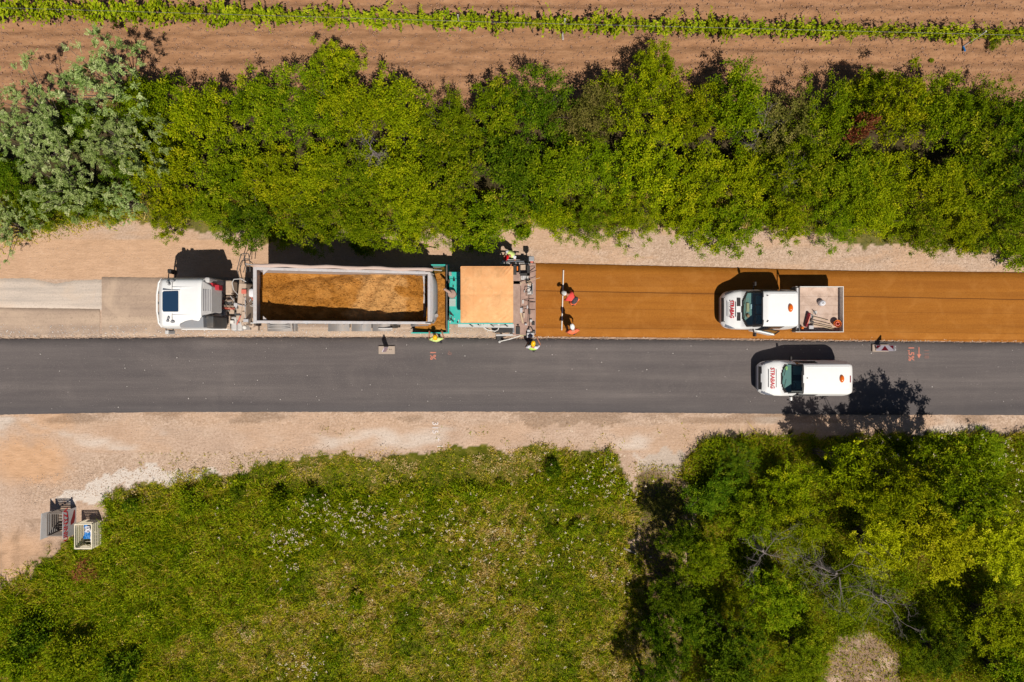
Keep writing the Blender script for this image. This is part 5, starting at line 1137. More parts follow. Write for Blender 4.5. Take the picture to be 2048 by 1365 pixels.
for i in range(1600):
    s1, v1 = stn.uniform(.4, 7.4), stn.uniform(-1.1, 1.1); d1 = np.interp(s1, [.2,.9,1.8,3.2,5.5,7.7],[.95,.80,.90,1.08,1.30,1.62])
    i0 = int((s1-.22)/(BL-.54)*(ns-1)); j0 = int((v1+1.195)/2.39*(nv_-1)); q = Vm[idx[i0, j0]]; a_ = stn.uniform(.015, .055)
    mb.add([(q[0]-a_,q[1],q[2]),(q[0],q[1]-a_,q[2]),(q[0]+a_,q[1],q[2]),(q[0],q[1]+a_,q[2]),(q[0],q[1],q[2]+a_)], [(0,1,4),(1,2,4),(2,3,4),(3,0,4)])
tag(mb.build('asphalt_lumps', 'mix'), 'loose lumps on the asphalt heap in the tipper body', None, kind='stuff')

# ------------------------------------------------------------------ asphalt paver
pv = thing('asphalt_paver', 'teal asphalt paver with orange canopy between the tipper and the new lane', 'paver', (-1.5, 2.1, tz))
hz = 1.15
hx0 = P(822, 0, hz)[0]; hx1 = P(897, 0, hz)[0]; hyS = P(0, 667.5, hz)[1]; hyN = P(0, 529, hz)[1]
hp = thing_part('hopper', pv, (hx1, 2.1, .6))
for (ya, yb) in ((hyS, hyS+.06), (hyN-.06, hyN)): MB().box(hx0 + (1.0 if ya > 2 else 0), hx1, ya, yb, .5, hz).build('hopper_wing', 'teal', hp, bevel=.01)
MB().add([(hx0,hyS+.06,.62),(hx1-.1,hyS+.06,.62),(hx1-.1,hyS+1.2,.35),(hx0,hyS+1.2,.35),(hx0,hyN-.06,.62),(hx1-.1,hyN-.06,.62),(hx1-.1,hyN-1.2,.35),(hx0,hyN-1.2,.35)], [(0,1,2,3),(4,5,6,7),(3,2,6,7)]).build('hopper_floor', 'dkgrey', hp)
MB().box(hx1-.10, hx1-.03, hyS+.062, hyN-.062, .5, 1.45).build('hopper_rear_wall', 'dkgrey', hp)
MB().box(hx1-.055, hx1+.03, hyS, 1.05, 1.0, hz+.02).build('hopper_edge', 'teal', hp); MB().box(hx1-.055, hx1+.03, 3.4, hyN, 1.0, hz+.02).build('hopper_edge', 'teal', hp)
# mix in the hopper
nx_, ny_ = 70, 110; xs = np.linspace(hx0+.15, hx1-.11, nx_); ys = np.linspace(hyS+.1, hyN-.1, ny_); XX, YY = np.meshgrid(xs, ys, indexing='ij')
u = (XX-hx0)/(hx1-hx0); vv = (YY-2.13)/1.65
zz = 1.02-.9*np.clip(np.abs(vv+.02)-.70-.20*u, 0, 1)*2.2-.35*np.clip(.25-u, 0, 1)+(fbm(XX, YY, 2.2, 5)-.5)*.22+(fbm(XX, YY, 7, 6)-.5)*.06-.3*np.clip(u-.93, 0, 1)*5
zz = np.maximum(zz, .45); Vm = np.stack([XX.ravel(), YY.ravel(), zz.ravel()], 1); idx = np.arange(nx_*ny_).reshape(nx_, ny_)
tag(link('asphalt_heap', npmesh('asphalt_heap', Vm, np.stack([idx[:-1,:-1], idx[1:,:-1], idx[1:,1:], idx[:-1,1:]], -1).reshape(-1, 4), 'mix', smooth=True)), 'brown asphalt mix poured into the teal paver hopper', 'asphalt mix')
# machine body
bt = 1.95; ex0 = P(898, 0, bt)[0]; eyS = P(0, 648, bt)[1]; eyN = P(0, 544, bt)[1]
MB().box(ex0+.01, .05, eyS, eyN, .55, bt).build('engine_housing', 'teal', pv, bevel=.03)
MB().box(ex0+.05, ex0+.60, eyS+.02, eyN-.35, bt, bt+.05).build('engine_cover', 'teal', pv, bevel=.015)
a = P(899, 613, bt+.07); b = P(912, 598, bt+.07)
for i in range(6): MB().box(a[0]+i*.052, a[0]+i*.052+.035, a[1], b[1], bt+.05, bt+.085).build('air_grille_slat', 'greylt', pv)
x, y = P(903.5, 588, 2.35); MB().lathe((x, y, bt), [(.21,0),(.21,.3),(.19,.36),(.06,.40)], 24).build('silencer', 'deck', pv, 'round rusty silencer', smooth=False)
MB().tube([(x, y, 2.25), (x-.12, y+.08, 2.45), Pv(888, 578, 2.6)], [.07, .07, .06], 12).build('exhaust_pipe', 'deck', pv)
for (p0, p1, w_) in (((900,624),(907,633),.05),((900,638),(903,641),.05),((905,641),(907,644),.06)):
    MB().bar(Pv(*p0, bt+.08), Pv(*p1, bt+.08), w_).build('latch', 'black', pv)
MB().tube([Pv(900, 628, bt+.1), Pv(903, 630, bt+.12)], .03, 6).build('latch', 'black', pv)
x, y = P(899, 547, bt+.05); MB().box(x-.02, x+.10, y-.12, y+.06, bt+.05, bt+.12).build('fuel_cap_box', 'steel', pv)
MB().hexa([(ex0+.4,eyS-.16,1.3),(.1,eyS-.2,1.3),(.1,eyS-.0,1.3),(ex0+.4,eyS-.0,1.3),(ex0+.4,eyS-.14,1.36),(.1,eyS-.18,1.36),(.1,eyS-.0,1.36),(ex0+.4,eyS-.0,1.36)]).build('side_step', 'greylt', pv)
mb = MB(); MB()
for s in (eyS+.15, eyN-.55): MB().box(ex0+.1, -.1, s, s+.4, .06, .58).build('crawler_track', 'rubber', pv, bevel=.12)
r = np.random.default_rng(78)
for i in range(16):
    px, py = r.uniform(898, 918), r.choice([r.uniform(548, 575), r.uniform(616, 646)]); x, y = P(px, py, bt+.06); a_, b_ = r.uniform(.015, .06), r.uniform(.015, .09)
    MB().box(x-a_, x+a_, y-b_, y+b_, bt+.05, bt+.08).build('hatch_fitting', ['black','teal','dkgrey','greylt'][i % 4], pv)
for px in (938, 952, 966, 980, 994, 1008):
    a = Vector(Pv(px, 648, 1.5)); MB().tube([a, a+Vector((.15, -.12, -.1)), a+Vector((.35, -.1, -.3))], .025, 6).build('hydraulic_hose', ['black','greylt','dkgrey'][px % 3], pv)
for i in range(26):
    px, py = r.uniform(1028, 1068), r.uniform(552, 665); x, y = P(px, py, 1.03); a_, b_ = r.uniform(.02, .08), r.uniform(.02, .14)
    MB().box(x-a_, x+a_, y-b_, y+b_, .96, 1.04+r.uniform(0, .08)).build('screed_fitting', ['deck','pale','black','greylt','beige','dkgrey'][i % 6], pv)
# canopy
cz_ = 3.45; A = P(921.5, 645.5, cz_); B = P(1026, 533.5, cz_)
cn = thing_part('canopy', pv, ((A[0]+B[0])/2, (A[1]+B[1])/2, cz_)); g = 46
U, W2 = np.meshgrid(np.linspace(0, 1, g), np.linspace(0, 1, g), indexing='ij')
ed = np.minimum.reduce([U, 1-U, W2, 1-W2]); zc = cz_+.10*np.clip(ed*5, 0, 1)**.6+.05*np.sin(np.pi*W2)-.03*np.exp(-((W2-.5)/.012)**2)-.02*np.exp(-((U-.22)/.02)**2)+(fbm(U*2.6, W2*2.6, 1.5, 61)-.5)*.06
cr_ = np.exp(-((np.abs(U-.88)+np.abs(W2-.92))/.12)**2); zc += .03*np.sin((U*1.2-W2)*70)*np.exp(-(((U-.9)**2+(W2-.93)**2)/.012)); zc += .03*np.sin((U+W2*1.3)*60)*np.exp(-(((U-.12)**2+(W2-.06)**2)/.012)); zc += .025*np.sin((U*.7-W2)*75)*np.exp(-(((U-.85)**2+(W2-.08)**2)/.014))
Xc = A[0]+U*(B[0]-A[0]); Yc = A[1]+W2*(B[1]-A[1])
rim = lambda Xr, Yr, zr: np.stack([Xr, Yr, zr], 1)
Vc = np.stack([Xc.ravel(), Yc.ravel(), zc.ravel()], 1)-np.array(wl(cn)); idx = np.arange(g*g).reshape(g, g)
link('canopy_fabric', npmesh('canopy_fabric', Vc, np.stack([idx[:-1,:-1], idx[1:,:-1], idx[1:,1:], idx[:-1,1:]], -1).reshape(-1, 4), 'tarp', smooth=True), cn)
for (x0_, x1_, y0_, y1_) in ((A[0]-.01,A[0]+.015,A[1],B[1]),(B[0]-.015,B[0]+.01,A[1],B[1]),(A[0],B[0],A[1]-.01,A[1]+.015),(A[0],B[0],B[1]-.015,B[1]+.01)):
    MB().box(x0_, x1_, y0_, y1_, cz_-.22, cz_+.012).build('canopy_edge', 'tarp', cn)
for x in (A[0]+.15, B[0]-.15):
    for y in (A[1]+.15, B[1]-.15): MB().box(x-.03, x+.03, y-.03, y+.03, bt-.1, cz_).build('canopy_post', 'dkgrey', cn)
# rear: deck and screed
def dk(nm, mat, x0, y0, x1, y1, za, zb, lb=None, bv=.01): return px_box(nm, mat, x0, y0, x1, y1, za, zb, pv, lb, bv)
dk('operator_platform', 'deck', 1015, 545, 1040, 648, 1.2, 1.5)
dk('screed', 'deck', 1026, 527, 1071.5, 671, .25, .92, 'rusty brown screed', .02)
dk('screed_walkway', 'deck', 1058.5, 533, 1070.5, 603, .94, .99); dk('screed_walkway', 'deck', 1058.5, 605, 1070.5, 618, .94, 1.0, 'worn reddish section of walkway'); dk('screed_walkway', 'deck', 1058.5, 620, 1070.5, 668, .94, .99)
dk('screed_cover', 'deck', 1027, 548, 1041, 605, .94, 1.02); dk('screed_cover', 'greylt', 1041.5, 548, 1057, 560, .94, 1.0); dk('screed_cover', 'deck', 1041.5, 561, 1057, 612, .94, 1.0); dk('screed_cover', 'deck', 1028, 613, 1057, 652, .94, .985)
dk('white_panel', 'pale', 1027, 568, 1036.5, 586, 1.0, 1.25, 'pale worn panel'); dk('tread_plate', 'greylt', 1027, 585, 1035, 593, 1.0, 1.1)
for yy in (551.5, 555): dk('tread_rib', 'chrome', 1027, yy, 1041, yy+1.3, 1.02, 1.06)
dk('seat_frame', 'black', 1026.5, 530, 1033, 550, 1.1, 1.55); dk('seat_frame', 'black', 1038, 531, 1041, 549, 1.1, 1.5); dk('seat_frame', 'black', 1027, 546.5, 1060, 551, 1.1, 1.45); dk('seat_frame', 'black', 1054, 531, 1060, 551, 1.1, 1.45)
dk('oil_bottle', 'orange', 1033.5, 533, 1036, 543, 1.1, 1.3); dk('step_plate', 'beige', 1041, 530, 1054, 546, .9, 1.1)
dk('control_box', 'black', 1026.5, 562, 1040, 569, 1.1, 1.5); 
for pts, w_ in (([(1055,546),(1053,557),(1053,567)], .02), ([(1053,567),(1062,565),(1064,567)], .02), ([(1062,575),(1053,579),(1052,591),(1063,590)], .02), ([(1031,568),(1034,575),(1026,580)], .018), ([(1060,545),(1073,541)], .018),
               ([(1049,601),(1071,604)], .016), ([(1058,592),(1059,652)], .012), ([(1064,570),(1064,588)], .03)):
    MB().tube([Pv(x, y, 1.35 if i else 1.1) for i, (x, y) in enumerate(pts)], w_, 6).build('hand_rail', 'black', pv)
dk('rail_panel', 'greylt', 1055, 568, 1066, 589, .99, 1.05)
tag(MB().bar(Pv(1037, 608, 1.02), Pv(1046, 647, 1.02), .075, .04).build('spirit_level', 'wood'), 'yellow wooden measuring bar lying on the screed', 'measuring bar')
MB().tube([Pv(1042, 567, 1.2), Pv(1080, 556, 1.25)], .014, 6).build('string_pointer', 'wood', pv)
# screed end gear, near (south) side
dk('side_shield', 'black', 985, 657, 1035, 665, .2, .75); dk('side_shield', 'black', 1032, 654, 1040, 669, .2, 1.0); dk('side_shield', 'dkgrey', 1023, 654, 1032, 668, .2, .8)
dk('cable_reel', 'chrome', 1025, 655, 1029, 666, .8, .95); dk('black_box', 'black', 1034, 649, 1038, 652, .98, 1.1)
tag(MB().box(*sorted((P(992,0,.3)[0], P(1022,0,.3)[0])), P(0,659,.3)[1], P(0,653,.3)[1], .1, .42).build('mix_ridge', 'mix', pv), None, None)
dk('engine_part', 'greylt', 962, 646, 975, 654, 1.0, 1.5); dk('engine_part', 'steel', 983, 647, 1012, 652, .9, 1.4); dk('engine_part', 'whiteworn', 996, 645, 1000, 650, 1.2, 1.52)
MB().tube([Pv(935,646,1.6), Pv(955,648,1.4), Pv(975,660,1.0), Pv(990,663,.9), Pv(996,660,.9), Pv(999,650,1.2)], .024, 7).build('hydraulic_hose', 'whiteworn', pv)
MB().tube([Pv(950,646,1.6), Pv(966,654,1.1), Pv(980,660,.8)], .022, 7).build('hydraulic_hose', 'black', pv)
MB().tube([Pv(975,647,1.3), Pv(990,654,1.0), Pv(1010,655,.9)], .02, 7).build('hydraulic_hose', 'black', pv)
MB().bar(Pv(992,671,.4), Pv(1062,669.5,.4), .09, .12).build('side_beam', 'greylt', pv, 'pale levelling beam beside the lane'); 
MB().tube([Pv(1001,683,.35), Pv(1020,678.5,.45), Pv(1041,672,.6)], .028, 7).build('levelling_arm', 'whiteworn', pv)
for px, py in ((999,684),(1004,674),(1006,682)): x, y = P(px, py, .3); MB().lathe((x, y, .12), [(.07,0),(.07,.16),(.03,.2)], 10).build('sensor', 'greylt' if px < 1003 else 'black', pv)
dk('skid', 'black', 993, 673, 1002, 681, .09, .3); MB().tube([Pv(1040,671,.6), Pv(1052,670,.9)], .03, 6).build('grip', 'lime', pv)
mb = MB(); mb.tube([Pv(1053,668,.95), Pv(1058,655,1.0), Pv(1062,654,1.0)], .03, 6); mb.tube([Pv(1062,654,1.0), Pv(1069,667,1.0)], .03, 6); mb.build('console_bracket', 'black', pv)
cb = P(1061, 671, 1.15); c3 = thing_part('control_console', pv, (*cb, 1.1)); MB().box(cb[0]-.19, cb[0]+.17, cb[1]-.12, cb[1]+.13, .98, 1.14).build('housing', 'pale', c3, bevel=.02)
for i in range(3): MB().box(cb[0]-.14+i*.10, cb[0]-.08+i*.10, cb[1]-.05, cb[1]+.01, 1.14, 1.165).build('button', ['black','redlt','black'][i], c3)
# far (north) side
MB().bar(Pv(1004,523,1.2), Pv(1048,523.5,1.2), .05, .05).build('side_beam', 'chrome', pv); MB().bar(Pv(1000,527,.9), Pv(1062,528,.9), .07, .08).build('side_beam', 'greylt', pv)
MB().bar(Pv(1008,520,1.1), Pv(1040,521,1.1), .04).build('side_beam', 'whiteworn', pv)
dk('side_shield', 'black', 1026, 523.5, 1062, 529, .2, .85)
x, y = P(1063, 519, 1.3); c4 = thing_part('control_console', pv, (x, y, 1.2)); MB().box(x-.14, x+.14, y-.10, y+.16, 1.15, 1.33).build('housing', 'grey', c4, bevel=.04); MB().box(x-.05, x+.09, y-.18, y-.10, 1.2, 1.3).build('button', 'redlt', c4)
MB().tube([Pv(1062,527,.9), Pv(1062,522,1.15)], .03, 6).build('console_bracket', 'chrome', pv)
for px, py in ((1049,530),(1056,532),(1060,528)): x, y = P(px, py, 1.0); MB().lathe((x, y, .85), [(.05,0),(.05,.14),(.02,.17)], 10).build('spindle', 'chrome', pv)

# ------------------------------------------------------------------ signs and marks
def sign_base(t, x, y, z, lx, ly):
    MB().box(x-lx/2, x+lx/2, y-ly/2, y+ly/2, z, z+.11).build('base', 'concrete', t, bevel=.02)
x, y = P(773.5, 700.5, .15); t = thing('warning_beacon_board', 'narrow red and white upright board on a grey base beside the lane joint', 'sign', (x, y, .08))
sign_base(t, x, y, .082, .86, .42)
for s in (.16, .24): MB().lathe((x+s, y+.03, .19), [(.022,0),(.022,.02)], 8).build('socket', 'black', t)
MB().lathe((x-.13, y+.02, .19), [(.022,0),(.022,.02)], 8).build('socket', 'black', t)
pa = R(62); ca, sa = math.cos(pa), math.sin(pa); W3 = .125; px0, py0 = x+.03, y+.04
def brd(u, z, tk=0): return (px0+ca*u+sa*tk, py0+sa*u*1.0-ca*tk, z)
MB().hexa([brd(-.14,.24,-.015), brd(.14,.24,-.015), brd(.14,.24,.015), brd(-.14,.24,.015), brd(-.14,1.22,-.015), brd(.14,1.22,-.015), brd(.14,1.22,.015), brd(-.14,1.22,.015)]).build('panel', 'reflwhite', t)
for k in range(4):
    z = .28+k*.25; MB().add([brd(-.13, z, -.019), brd(.13, z+.14, -.019), brd(.13, z+.26, -.019), brd(-.13, z+.12, -.019)], [(0,1,2,3)]).build('red_stripe', 'darkred', t)
    MB().add([brd(-.13, z, .019), brd(.13, z+.14, .019), brd(.13, z+.26, .019), brd(-.13, z+.12, .019)], [(0,1,2,3)]).build('red_stripe', 'darkred', t)
MB().box(px0-.02, px0+.02, py0-.02, py0+.02, .19, .3).build('post', 'dkgrey', t)
x, y = P(1756, 696.5, .15); t = thing('warning_arrow_board', 'tilted red and white arrow board on a pale base beside the grey lane', 'sign', (x, y, .08))
sign_base(t, x+.12, y, .082, .86, .38)
bx_, by_ = P(1754, 696.5, .3)
def tb(u, v, n_=0): # board leans back to the east: u along height, v across
    return (bx_+.0+.52*u-n_*.8, by_+v, .22+.80*u+n_*.5)
MB().hexa([tb(0,-.15), tb(1,-.15), tb(1,.15), tb(0,.15), tb(0,-.15,.03), tb(1,-.15,.03), tb(1,.15,.03), tb(0,.15,.03)]).build('panel', 'reflwhite', t, bevel=.01)
MB().hexa([tb(.98,-.15,-.02), tb(1.06,-.12,-.02), tb(1.06,.12,-.02), tb(.98,.15,-.02), tb(.98,-.15,.04), tb(1.06,-.12,.04), tb(1.06,.12,.04), tb(.98,.15,.04)]).build('panel_rim', 'pale', t)
for pts in ([(.30,-.13),(.70,-.13),(.50,.12)], [(.05,.13),(.30,.13),(.05,-.06)], [(.95,.13),(.72,.13),(.95,-.06)]):
    MB().add([tb(u, v, .034) for u, v in pts], [tuple(range(len(pts)))]).build('red_triangle', 'darkred', t)
MB().box(bx_-.03, bx_+.01, by_-.02, by_+.02, .19, .45).build('post', 'dkgrey', t); MB().tube([tb(1.05,0,.02), tb(1.12,0,.04)], .02, 6).build('lamp_bolt', 'chrome', t)
DN = Matrix.Rotation(R(-90), 4, 'Z')
def mark(txt, px, py, size, mat, z, nm, label, sx=1.0, rot=DN):
    x, y = P(px, py, z); o = text_mesh(txt, size, mat, nm, None, Matrix.Translation((x, y, z)) @ rot, .0008, .006, sx); tag(o, label, 'road marking')
mark('1%', 865.5, 711, .42, 'sprayO', .094, 'sprayed_marking', 'orange sprayed 1% on the grey lane below the worker at the hopper')
mark('1,5%', 1822, 707.5, .42, 'sprayO', .094, 'sprayed_marking', 'orange sprayed 1,5% left of the arrow on the grey lane')
mark('-0', 899, 706, .30, 'sprayF', .094, 'sprayed_marking', 'faded orange smudge of numerals right of the sprayed 1%')
mark('118', 1853, 708, .34, 'sprayF', .094, 'sprayed_marking', 'faded orange numerals right of the sprayed arrow')
x, y = P(1838, 706, .094); z = .094; tag(MB().add([(x-.022,y+.30,z),(x+.022,y+.30,z),(x+.022,y-.08,z),(x+.11,y-.08,z),(x,y-.30,z),(x-.11,y-.08,z),(x-.022,y-.08,z)], [(0,1,2,6),(6,2,3,4,5)]).build('sprayed_arrow', 'sprayO'), 'orange sprayed arrow pointing down on the grey lane', 'road marking')
mark('315', 870, 856, .44, 'sprayW', .035, 'sprayed_marking', 'white sprayed 315 on the dirt below the grey lane')
mark('+', 876, 880, .42, 'sprayW', .03, 'sprayed_marking', 'faint white sprayed cross below the number on the dirt')
mark('1', 879, 893, .42, 'sprayW', .03, 'sprayed_marking', 'faint white sprayed stroke lowest on the dirt')

# ------------------------------------------------------------------ slatted crates
def crate(x0, x1, y0, y1, h, mat, label, nslat, tilt=0):
    t = thing('slatted_crate', label, 'crate', ((x0+x1)/2, (y0+y1)/2, 0)); w_ = .07
    for x in (x0, x1-.06):
        for y in (y0, y1-.06): MB().box(x, x+.06, y, y+.06, 0, h).build('corner_post', mat, t)
    for k in range(nslat):
        z = .10+k*(h-.16)/(nslat-1)
        for y in (y0-.028, y1+.002): MB().box(x0, x1, y, y+.026, z, z+w_).build('slat', mat, t)
        for x in (x0-.028, x1+.002): MB().box(x, x+.026, y0, y1, z, z+w_).build('slat', mat, t)
    for y in (y0-.02, y1-.04): MB().box(x0-.03, x1+.03, y+.01, y+.045, h+.001, h+.03).build('top_rail', mat, t)
    for x in (x0-.03, x1-.03): MB().box(x+.01, x+.045, y0+.041, y1-.041, h+.001, h+.03).build('top_rail', mat, t)
    nb = 7
    for k in range(nb): y = y0+.08+k*(y1-y0-.24)/(nb-1); MB().box(x0+.0, x1-.0, y, y+.08, .05, .075).build('floor_slat', mat, t)
    return t
c1 = crate(-23.85, -23.05, -10.0, -8.85, .95, 'greywood', 'grey weathered slatted crate with printed boards leaning on its sides', 6)
MB().bar((-23.8, -8.83, .2), (-23.1, -8.83, .85), .05, .02, (0,1,0)).build('brace', 'greywood', c1)
c2 = crate(-22.48, -21.62, -10.68, -9.42, .88, 'cream', 'cream slatted crate with blue plastic sheets, right of the grey one', 6)
# boards
b1 = thing('printed_board', 'white board with red slanted lettering leaning between the two crates', 'board', (-23.0, -9.4, 0))
ux = -22.98; lean = .10
def bo(v, z, o=0): return (ux - .06*(z/.95)+o, -10.15+v, z)
MB().hexa([bo(0,.0,.0), bo(1.40,.0,0), bo(1.40,.0,.02), bo(0,.0,.02), bo(0,1.0,.0), bo(1.40,1.0,0), bo(1.40,1.0,.02), bo(0,1.0,.02)]).build('panel', 'pale', b1)
mtx = Matrix.Translation(bo(.68, .80, .026)) @ Matrix.Rotation(R(-6), 4, 'Y') @ Matrix(((0,0,1,0),(1,0,0,0),(0,1,0,0),(0,0,0,1)))
text_mesh('UINNÝZA', .40, 'ltr_red', 'lettering', b1, mtx, .001, .008, .95)
MB().add([bo(.55,.45,.026), bo(.62,.20,.026), bo(.85,.12,.026), bo(1.25,.12,.026), bo(1.30,.2,.026), bo(1.0,.32,.026), bo(.75,.45,.026)], [tuple(range(7))]).build('red_swoosh', 'darkred', b1)
MB().add([bo(.62,.66,.026), bo(.9,.60,.026), bo(1.28,.66,.026), bo(.9,.70,.026)], [(0,1,2,3)]).build('red_mark', 'darkred', b1)
b2 = thing('metal_sheet', 'plain grey metal sheet leaning on the left side of the grey crate', 'sheet', (-24.0, -9.4, 0))
MB().hexa([(-23.90,-10.1,0),(-23.88,-10.1,0),(-23.88,-8.85,0),(-23.90,-8.85,0),(-24.2,-10.2,1.0),(-24.18,-10.2,1.0),(-24.12,-8.85,1.0),(-24.14,-8.85,1.0)]).build('panel', 'greylt', b2)
r = np.random.default_rng(17)
def sheet(nm, label, x0, x1, y0, y1, z, mat, seed):
    g2 = 18; U, W_ = np.meshgrid(np.linspace(0,1,g2), np.linspace(0,1,g2), indexing='ij'); zz = z+(fbm(U*3, W_*3, 1.3, seed)-.4)*.28+.04*np.sin(U*26+W_*9)
    Vs = np.stack([(x0+U*(x1-x0)).ravel(), (y0+W_*(y1-y0)).ravel(), zz.ravel()], 1); idx = np.arange(g2*g2).reshape(g2, g2)
    me = npmesh(nm, Vs, np.stack([idx[:-1,:-1], idx[1:,:-1], idx[1:,1:], idx[:-1,1:]], -1).reshape(-1, 4), mat, smooth=True); return tag(link(nm, me), label, 'plastic sheet')
sheet('plastic_sheet', 'crumpled blue plastic sheet inside the cream crate', -22.15, -21.68, -10.25, -9.48, .62, 'blue', 31)
sheet('plastic_sheet', 'white crumpled bag on the blue sheet in the cream crate', -21.98, -21.72, -9.85, -9.55, .80, 'whitefab', 35)
sheet('plastic_sheet', 'pale blue and white sack at the right side of the cream crate', -21.80, -21.64, -10.4, -9.6, .66, 'whitefab', 38)

# ------------------------------------------------------------------ people
def skin_mesh(name, verts, rads, edges, mat, parent, sub=1, label=None):
    me = bpy.data.meshes.new(name); off = wl(parent); me.from_pydata([tuple(Vector(v)-off) for v in verts], edges, [])
    ob = bpy.data.objects.new(name, me); COL.objects.link(ob)
    ob.modifiers.new('skin', 'SKIN')
    if not me.skin_vertices: me.skin_vertices.new() if hasattr(me.skin_vertices, 'new') else None
    for i, r_ in enumerate(rads):
        rr = r_ if isinstance(r_, tuple) else (r_, r_); me.skin_vertices[0].data[i].radius = rr
    me.skin_vertices[0].data[0].use_root = True
    s = ob.modifiers.new('sub', 'SUBSURF'); s.levels = s.render_levels = sub
    dg = bpy.context.evaluated_depsgraph_get(); m2 = bpy.data.meshes.new_from_object(ob.evaluated_get(dg)); bpy.data.objects.remove(ob)
    m2.materials.clear(); m2.materials.append(M[mat]); m2.shade_smooth(); return link(name, m2, parent, label)
def person(label, J, face, top, topmat, legmat, helm, sleeves=None, vest=None, extra=None):
    """J: joints in world coordinates; face: unit vector the head looks along"""
    foot = (Vector(J['ankle_l'])+Vector(J['ankle_r']))/2; t = thing('person', label, 'person', (foot.x, foot.y, min(J['ankle_l'][2], J['ankle_r'][2])-.08))
    f = Vector(face).normalized(); hd = Vector(J['head']); nk = Vector(J['neck']); upv = (hd-nk).normalized(); side = f.cross(upv).normalized()
    names = ['pelvis','spine','chest','neck','head']; V = [J[n] for n in names]; Rr = [.12, .115, .13, .055, .095]; E = [(0,1),(1,2),(2,3),(3,4)]
    V.append(hd+upv*.10); Rr.append(.075); E.append((4,5))
    V.append(hd+f*.11-upv*.01); Rr.append(.018); E.append((4,6))
    for s in 'lr':
        b = len(V); V += [J['shoulder_'+s], J['elbow_'+s], J['wrist_'+s]]; Rr += [.06, .045, .03]; E += [(2,b),(b,b+1),(b+1,b+2)]
        wv = Vector(J['wrist_'+s]); ev = Vector(J['elbow_'+s]); d = (wv-ev).normalized(); sd = d.cross(Vector((0,0,1))); sd = sd.normalized() if sd.length > .1 else Vector((1,0,0))
        V.append(wv+d*.07); Rr.append(.032); E.append((b+2, b+3))
        for k, (o_, L) in enumerate(((-.033,.085),(-.011,.10),(.011,.095),(.033,.075))):
            V += [wv+d*.10+sd*o_, wv+d*(.10+L*.55)+sd*o_*1.1-Vector((0,0,.008)), wv+d*(.10+L)+sd*o_-Vector((0,0,.035))]; Rr += [.010, .009, .007]; n_ = len(V); E += [(b+3, n_-3), (n_-3, n_-2), (n_-2, n_-1)]
        V += [wv+d*.05+sd*.045, wv+d*.10+sd*.065-Vector((0,0,.01))]; Rr += [.011, .009]; n_ = len(V); E += [(b+3, n_-2), (n_-2, n_-1)]
        b = len(V); V += [J['hip_'+s], J['knee_'+s], J['ankle_'+s]]; Rr += [.08, .055, .04]; E += [(0,b),(b,b+1),(b+1,b+2)]
    skin_mesh('body', V, Rr, E, 'skin', t)
    # clothes follow the same joints
    V = [J['pelvis'], J['spine'], J['chest'], Vector(J['chest']).lerp(nk, .6)]; Rr = [.15, .15, .165, .08]; E = [(0,1),(1,2),(2,3)]
    for s in 'lr':
        b = len(V); e = Vector(J['elbow_'+s]); sh = Vector(J['shoulder_'+s]); V += [sh, sh.lerp(e, .75)]; Rr += [.085, .065]; E += [(2,b),(b,b+1)]
        if sleeves == 'long': V.append(e.lerp(Vector(J['wrist_'+s]), .85)); Rr.append(.048); E.append((b+1, b+2))
    skin_mesh(top, V, Rr, E, topmat, t)
    if vest:
        V = [J['pelvis'], J['spine'], J['chest'], Vector(J['chest']).lerp(nk, .55)]; Rr = [.165, .168, .185, .09]; E = [(0,1),(1,2),(2,3)]
        for s in 'lr': b = len(V); V.append(Vector(J['shoulder_'+s])); Rr.append(.10); E.append((2, b))
        skin_mesh('vest', V, Rr, E, vest, t)
    V = [J['pelvis']]; Rr = [.15]; E = []
    for s in 'lr': b = len(V); V += [J['hip_'+s], J['knee_'+s], Vector(J['ankle_'+s])+Vector((0,0,.05))]; Rr += [.105, .078, .065]; E += [(0,b),(b,b+1),(b+1,b+2)]
    skin_mesh('trousers', V, Rr, E, legmat, t)
    ff = Vector((f.x, f.y, 0)); ff = ff.normalized() if ff.length > .05 else Vector((0,1,0)); sdd = Vector((-ff.y, ff.x, 0))
    for s in 'lr':
        a_ = Vector(J['ankle_'+s]); mb = MB(); q = [a_-ff*.09-sdd*.045, a_+ff*.19-sdd*.045, a_+ff*.19+sdd*.045, a_-ff*.09+sdd*.045]
        mb.hexa([(p.x, p.y, a_.z-.08) for p in q]+[(p.x, p.y, a_.z+(.06 if i in (0,3) else -.01)) for i, p in enumerate(q)]); mb.build('boot', 'black', t, bevel=.02)
    # helmet: dome with brim and crest ridge, tipped with the head
    rot = Matrix((( -side.x, f.x, upv.x, 0), (-side.y, f.y, upv.y, 0), (-side.z, f.z, upv.z, 0), (0,0,0,1))) 
    hb = MB(); hb.lathe((0,0,0), [(.125,-.01),(.128,.03),(.118,.08),(.09,.125),(.05,.15),(.012,.158)], 20, .92, 1.12)
    hb.hexa([(-.085,.11,-.012),(.085,.11,-.012),(.06,.175,-.02),(-.06,.175,-.02),(-.085,.11,.005),(.085,.11,.005),(.06,.175,-.008),(-.06,.175,-.008)]); hb.hexa([(-.014,-.11,.06),(.014,-.11,.06),(.014,.11,.06),(-.014,.11,.06),(-.010,-.06,.158),(.010,-.06,.158),(.010,.06,.158),(-.010,.06,.158)])
    hb.xf(Matrix.Translation(hd+upv*.055) @ rot); hb.build('helmet', helm, t, smooth=True)
